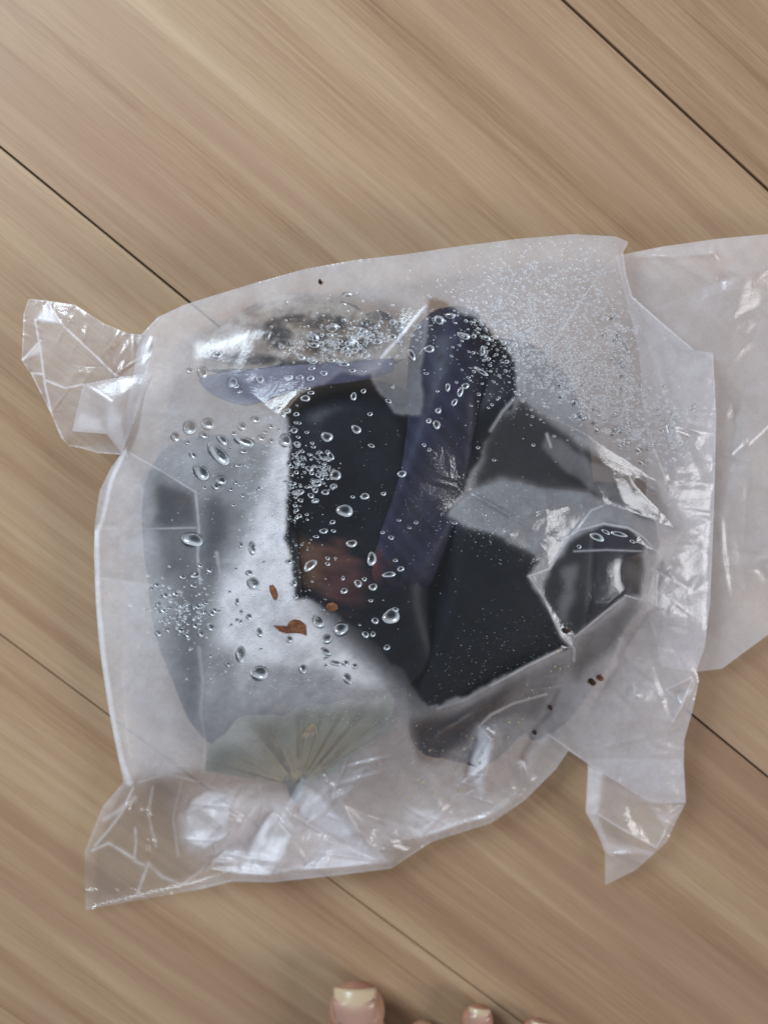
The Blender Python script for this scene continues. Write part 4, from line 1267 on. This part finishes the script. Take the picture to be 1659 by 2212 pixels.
# cut end with browned flesh at the top left
cut_base = P(640, 760, 0)
cut = thing('cut_eggplant', 'cut eggplant end with browned seedy flesh and violet rind, at the bag top left', 'eggplant', tuple(cut_base.tolist()), 'eggplants inside the bag')
gx_, gy_ = np.meshgrid(np.linspace(0, 1, 70), np.linspace(0, 1, 34))
fx = 440 + gx_ * 440
top_e = 745 - 115 * np.sin(np.clip(gx_ * 1.05, 0, 1) * math.pi) ** .8
bot_e = 800 - 26 * gx_
fy = top_e + (bot_e - top_e) * gy_
fz = sample(GB, fx, fy) - .26 + .06 * vnoise(fx, fy, 26, 77) + .06 * vnoise(fx, fy, 60, 78)
holes = np.zeros_like(fx)
for (hx, hy, a, b) in [(600, 715, 46, 28), (690, 740, 26, 26), (720, 700, 46, 22), (800, 710, 24, 30), (560, 780, 60, 10), (640, 790, 50, 9), (640, 690, 34, 10), (530, 660, 30, 12), (680, 700, 24, 12), (770, 745, 40, 14), (850, 690, 26, 22), (500, 775, 40, 9), (610, 745, 22, 12)]:
    holes = np.maximum(holes, np.exp(-(((fx - hx) / a) ** 2 + ((fy - hy) / b) ** 2) * 1.6) * (0.85 + .6 * vnoise(fx, fy, 14, 79)))
holes = np.clip(2.0 * holes - .6 * np.exp(-(((fx - 620) / 30) ** 2 + ((fy - 708) / 9) ** 2)), 0, 1)
fz = fz - .35 * holes
fcol = np.array([.30, .245, .20])[None, None] * (1 - holes[..., None]) + np.array([.018, .012, .009])[None, None] * holes[..., None]
ny_, nx_ = fx.shape
ffc = np.array([(j * nx_ + i, (j + 1) * nx_ + i, (j + 1) * nx_ + i + 1, j * nx_ + i + 1) for j in range(ny_ - 1) for i in range(nx_ - 1)])
fl = mesh_np('flesh', press(P(fx, fy, fz).reshape(-1, 3), .002), ffc, M_flesh, cut, attrs={'tint': fcol.reshape(-1, 3)})
md = fl.modifiers.new('thickness', 'SOLIDIFY')
md.thickness, md.offset = .012, (1.0 if False else -1.0)
gx_, gy_ = np.meshgrid(np.linspace(0, 1, 60), np.linspace(0, 1, 20))
rx_ = 430 + gx_ * 420
ry_ = 803 - 30 * gx_ + 14 * np.exp(-gx_ * 9) + gy_ * (92 - 64 * gx_) * np.clip(gx_ * 4, .02, 1) ** .6 + 5 * np.sin(gx_ * 9) * gy_
rz_ = sample(GB, rx_, ry_) - .20 - .3 * (gy_ - .45) ** 2 + .06 * vnoise(rx_, ry_, 40, 80)
ny_, nx_ = rx_.shape
ffr = np.array([(j * nx_ + i, (j + 1) * nx_ + i, (j + 1) * nx_ + i + 1, j * nx_ + i + 1) for j in range(ny_ - 1) for i in range(nx_ - 1)])
rind = mesh_np('rind', press(P(rx_, ry_, rz_).reshape(-1, 3), .0015), ffr, M_skin_dark, cut, attrs={'tint': np.repeat(np.array([[.075, .068, .112]]), rx_.size, 0)})
md = rind.modifiers.new('thickness', 'SOLIDIFY')
md.thickness, md.offset = .003, -1.0


# ------------------------------------------------------------------ crumbs and scraps
def scrap(name, label, cat, x, y, dz, pts, thick, mat, seed, group=None):
    shrink = .62 if name == 'soil_crumb' else .9
    """small irregular flat scrap lying on the film; pts in tracing units about (x, y)"""
    p, ex, ey, nrm = frame_at(x, y)
    r = np.random.default_rng(seed)
    m = len(pts)
    vs = []
    for lay, sc_ in ((0, 1.0), (.6, 1.0), (1.0, .7)):
        for (u, v) in pts:
            vs.append(p + (ex * u + ey * v) * sc_ * shrink + nrm * (dz + thick * lay * (1 + .3 * r.uniform(-1, 1))))
    vs.append(p + nrm * (dz + thick * 1.1))
    vs.append(p + nrm * dz)
    fs = []
    for k in range(2):
        for i in range(m):
            fs.append((k * m + i, (k + 1) * m + i, (k + 1) * m + (i + 1) % m, k * m + (i + 1) % m))
    tri = [(2 * m + i, 3 * m, 2 * m + (i + 1) % m) for i in range(m)] + [((i + 1) % m, 3 * m + 1, i) for i in range(m)]
    me = bpy.data.meshes.new(name)
    base = Vector(p.tolist())
    me.from_pydata([tuple(Vector(q.tolist()) - base) for q in vs], [], fs + tri)
    me.materials.append(mat)
    o = link(bpy.data.objects.new(name, me))
    o.location = base
    return tag(o, label, cat, group)


G = 'brown scraps stuck to the fogged film'
scrap('brown_scrap', 'narrow brown oval scrap, uppermost of the scraps on the fogged band', 'scrap', 590, 1279, .0001, [(-8, -16), (0, -18), (6, -10), (11, 4), (8, 16), (3, 18), (-3, 6), (-7, -4)], .0006, M_brown, 1, G)
scrap('brown_scrap', 'largest brown scrap with a long tail pointing left on the fogged band', 'scrap', 630, 1354, .0001,
      [(-42, -3), (-28, -3), (-12, 0), (-6, -12), (6, -18), (20, -16), (33, -6), (36, 20), (24, 15), (10, 13), (-12, 14), (-28, 10)], .0006, M_brown, 2, G)
scrap('brown_scrap', 'round brown scrap beside a bead at the edge of the dark middle', 'scrap', 716, 1311, .0001, [(-14, 0), (-8, -9), (4, -11), (14, -6), (16, 4), (6, 10), (-6, 9)], .0006, M_brown, 3, G)
scrap('soil_crumb', 'dark brown crumb touching a lighter brown one on the pale right panel', 'crumb', 1277, 1470, .0002, [(-10, 2), (-6, -6), (2, -8), (9, -2), (10, 6), (2, 11), (-6, 10)], .0018, M_soil, 4)
scrap('soil_crumb', 'lighter brown crumb beside the dark one on the pale right panel', 'crumb', 1294, 1463, .0002, [(-8, 0), (-4, -8), (6, -9), (10, -3), (8, 8), (-2, 9)], .0014, M_brown, 5)
scrap('soil_crumb', 'black crumb in the dark hollow below the arched fold', 'crumb', 1221, 1363, .0002, [(-7, 0), (-4, -6), (4, -7), (8, 0), (5, 8), (-3, 8)], .0014, M_soil, 6)
scrap('soil_crumb', 'dark crumb on the dark crease, upper of the two beside the pale right panel', 'crumb', 1188, 1527, .0002, [(-6, 0), (-4, -7), (4, -6), (7, 1), (3, 7), (-4, 6)], .0010, M_soil, 7)
scrap('soil_crumb', 'dark crumb on the dark crease, lower of the two beside the pale right panel', 'crumb', 1155, 1581, .0002, [(-6, 0), (-3, -7), (4, -6), (6, 2), (2, 8), (-4, 6)], .0010, M_soil, 8)
scrap('soil_crumb', 'tiny brown crumb on the pale film near the top edge above the flesh', 'crumb', 692, 611, .0002, [(-6, 1), (-3, -5), (4, -6), (7, 0), (2, 6), (-3, 5)], .0010, M_soil, 9)
# pale grit specks sticking to the lower right film
gv, gf = [], []
rg = np.random.default_rng(5)
for k in range(60):
    if k < 30:
        t = rg.random()
        x, y = 1215 - 180 * t + rg.normal(0, 14), 1420 + 240 * t + rg.normal(0, 22)
    else:
        x, y = rg.uniform(880, 1080), rg.uniform(1590, 1790)
    if not inpoly(np.array([x]), np.array([y]), OUT)[0]:
        continue
    p, ex, ey, nrm = frame_at(x, y)
    s = rg.uniform(1.2, 3.6)
    b0 = len(gv)
    for (u, v, h_) in ((-1, 0, .3), (0, -1, .3), (1, .2, .3), (0, 1, .3), (0, 0, 1.1), (0, 0, -.2)):
        gv.append(p + (ex * u * rg.uniform(.6, 1.3) + ey * v * rg.uniform(.6, 1.2)) * s + nrm * h_ * s * .00016)
    for a, b in ((0, 1), (1, 2), (2, 3), (3, 0)):
        gf += [(b0 + b, b0 + a, b0 + 4), (b0 + a, b0 + b, b0 + 5)]
grit = mesh_np('grit', np.array(gv), np.array(gf), M_grit, None, smooth=False)
grit['kind'] = 'stuff'
tag(grit, 'pale yellow grit specks sticking to the lower right film', 'grit')

# ------------------------------------------------------------------ bare toes at the lower edge
foot_base = P(900, 2400, 0)
person = thing('person', 'bare toes of a person standing at the lower edge of the photo', 'person', tuple(foot_base.tolist()))


def ellip(bm, c, r, rot=0.0, tilt=0.0):
    m = Matrix.Translation(Vector(c)) @ Matrix.Rotation(rot, 4, 'Z') @ Matrix.Rotation(tilt, 4, 'X') @ Matrix.Diagonal((*r, 1))
    bmesh.ops.create_uvsphere(bm, u_segments=24, v_segments=16, radius=1, matrix=m)


def toe(bm, x, y, z, r, length, ang):
    """capsule chain: tip at traced (x, y); runs back towards the foot"""
    tip = P(x, y, z)
    d = np.array([math.sin(ang), -math.cos(ang), 0])
    for k, (s, rr, dz) in enumerate(((.9, 1.0, 0), (1.7, .98, .001), (2.5, .90, .003), (3.4, .88, .005), (4.4, .95, .006))):
        c = tip + d * r * s
        ellip(bm, (c[0], c[1], z * .01 + dz), (r * rr, r * rr * 1.05, r * rr * .80))
    return tip, d


bmf = bmesh.new()
T = [(768, 2138, 1.25, .0150, .03), (912, 2216, .80, .0090, .06), (1035, 2180, .85, .0085, -.10), (1165, 2210, .8, .0080, -.18), (1270, 2270, .75, .0078, -.25)]
tips = [toe(bmf, x, y, z, r, 1, a) for (x, y, z, r, a) in T]
for k, (x, y, z, rx__, ry__, rz__) in enumerate([(850, 2500, 2.2, .026, .036, .022), (1050, 2530, 2.0, .034, .036, .020), (960, 2700, 3.2, .046, .06, .032), (1200, 2540, 1.6, .026, .034, .016), (960, 2950, 5.0, .044, .06, .050)]):
    c = P(x, y, z)
    ellip(bmf, c, (rx__, ry__, rz__))
for v in bmf.verts:
    v.co = v.co - Vector(foot_base.tolist())
    v.co.z = max(v.co.z, .0005)
me = bpy.data.meshes.new('body')
bmf.to_mesh(me)
bmf.free()
me.materials.append(M_body)
fo = link(bpy.data.objects.new('body', me), person)
rm = fo.modifiers.new('remesh', 'REMESH')
rm.mode = 'VOXEL'
rm.voxel_size = .0011
rm.use_smooth_shade = True
sm = fo.modifiers.new('smooth', 'SMOOTH')
sm.iterations = 8
sm.factor = .5


def nail(x, y, z, r, ang, wd, ln, free):
    tip = P(x, y, z)
    d = np.array([math.sin(ang), -math.cos(ang), 0])
    s = np.array([d[1], -d[0], 0])
    vs, fs, cs = [], [], []
    nu, nw = 16, 13
    for i in range(nu):
        t = i / (nu - 1)
        for j in range(nw):
            q = (j / (nw - 1) - .5) * 2
            edge = .18 * q * q * ln * (1 if t < .5 else 0)
            c = tip + d * (-r * .42 + t * ln + (edge if t < .3 else 0)) + s * q * wd * (1 - .25 * max(0, t - .6))
            zz = z * .01 + r * .835 - .42 * wd * q * q - 1.3 * r * max(0, .5 - t) ** 1.7
            vs.append((c[0], c[1], zz))
            fr = min(1, max(0, (free - .16 * q * q - t) * 6 + 0.5))
            cs.append(np.array([.42, .24, .18]) * (1 - fr) + np.array([.50, .37, .23]) * fr)
    for i in range(nu - 1):
        for j in range(nw - 1):
            fs.append((i * nw + j, (i + 1) * nw + j, (i + 1) * nw + j + 1, i * nw + j + 1))
    o = mesh_np('toenail', vs, np.array(fs), M_nail, person, attrs={'tint': np.array(cs)})
    md = o.modifiers.new('thickness', 'SOLIDIFY')
    md.thickness, md.offset = .0006, 0
    return o


for (x, y, z, r, a), (wd, ln, free) in zip(T, [(.0112, .0180, .34), (.0058, .010, .2), (.0056, .010, .25), (.005, .009, .25), (.0046, .008, .25)]):
    nail(x, y, z, r, a, wd, ln, free)
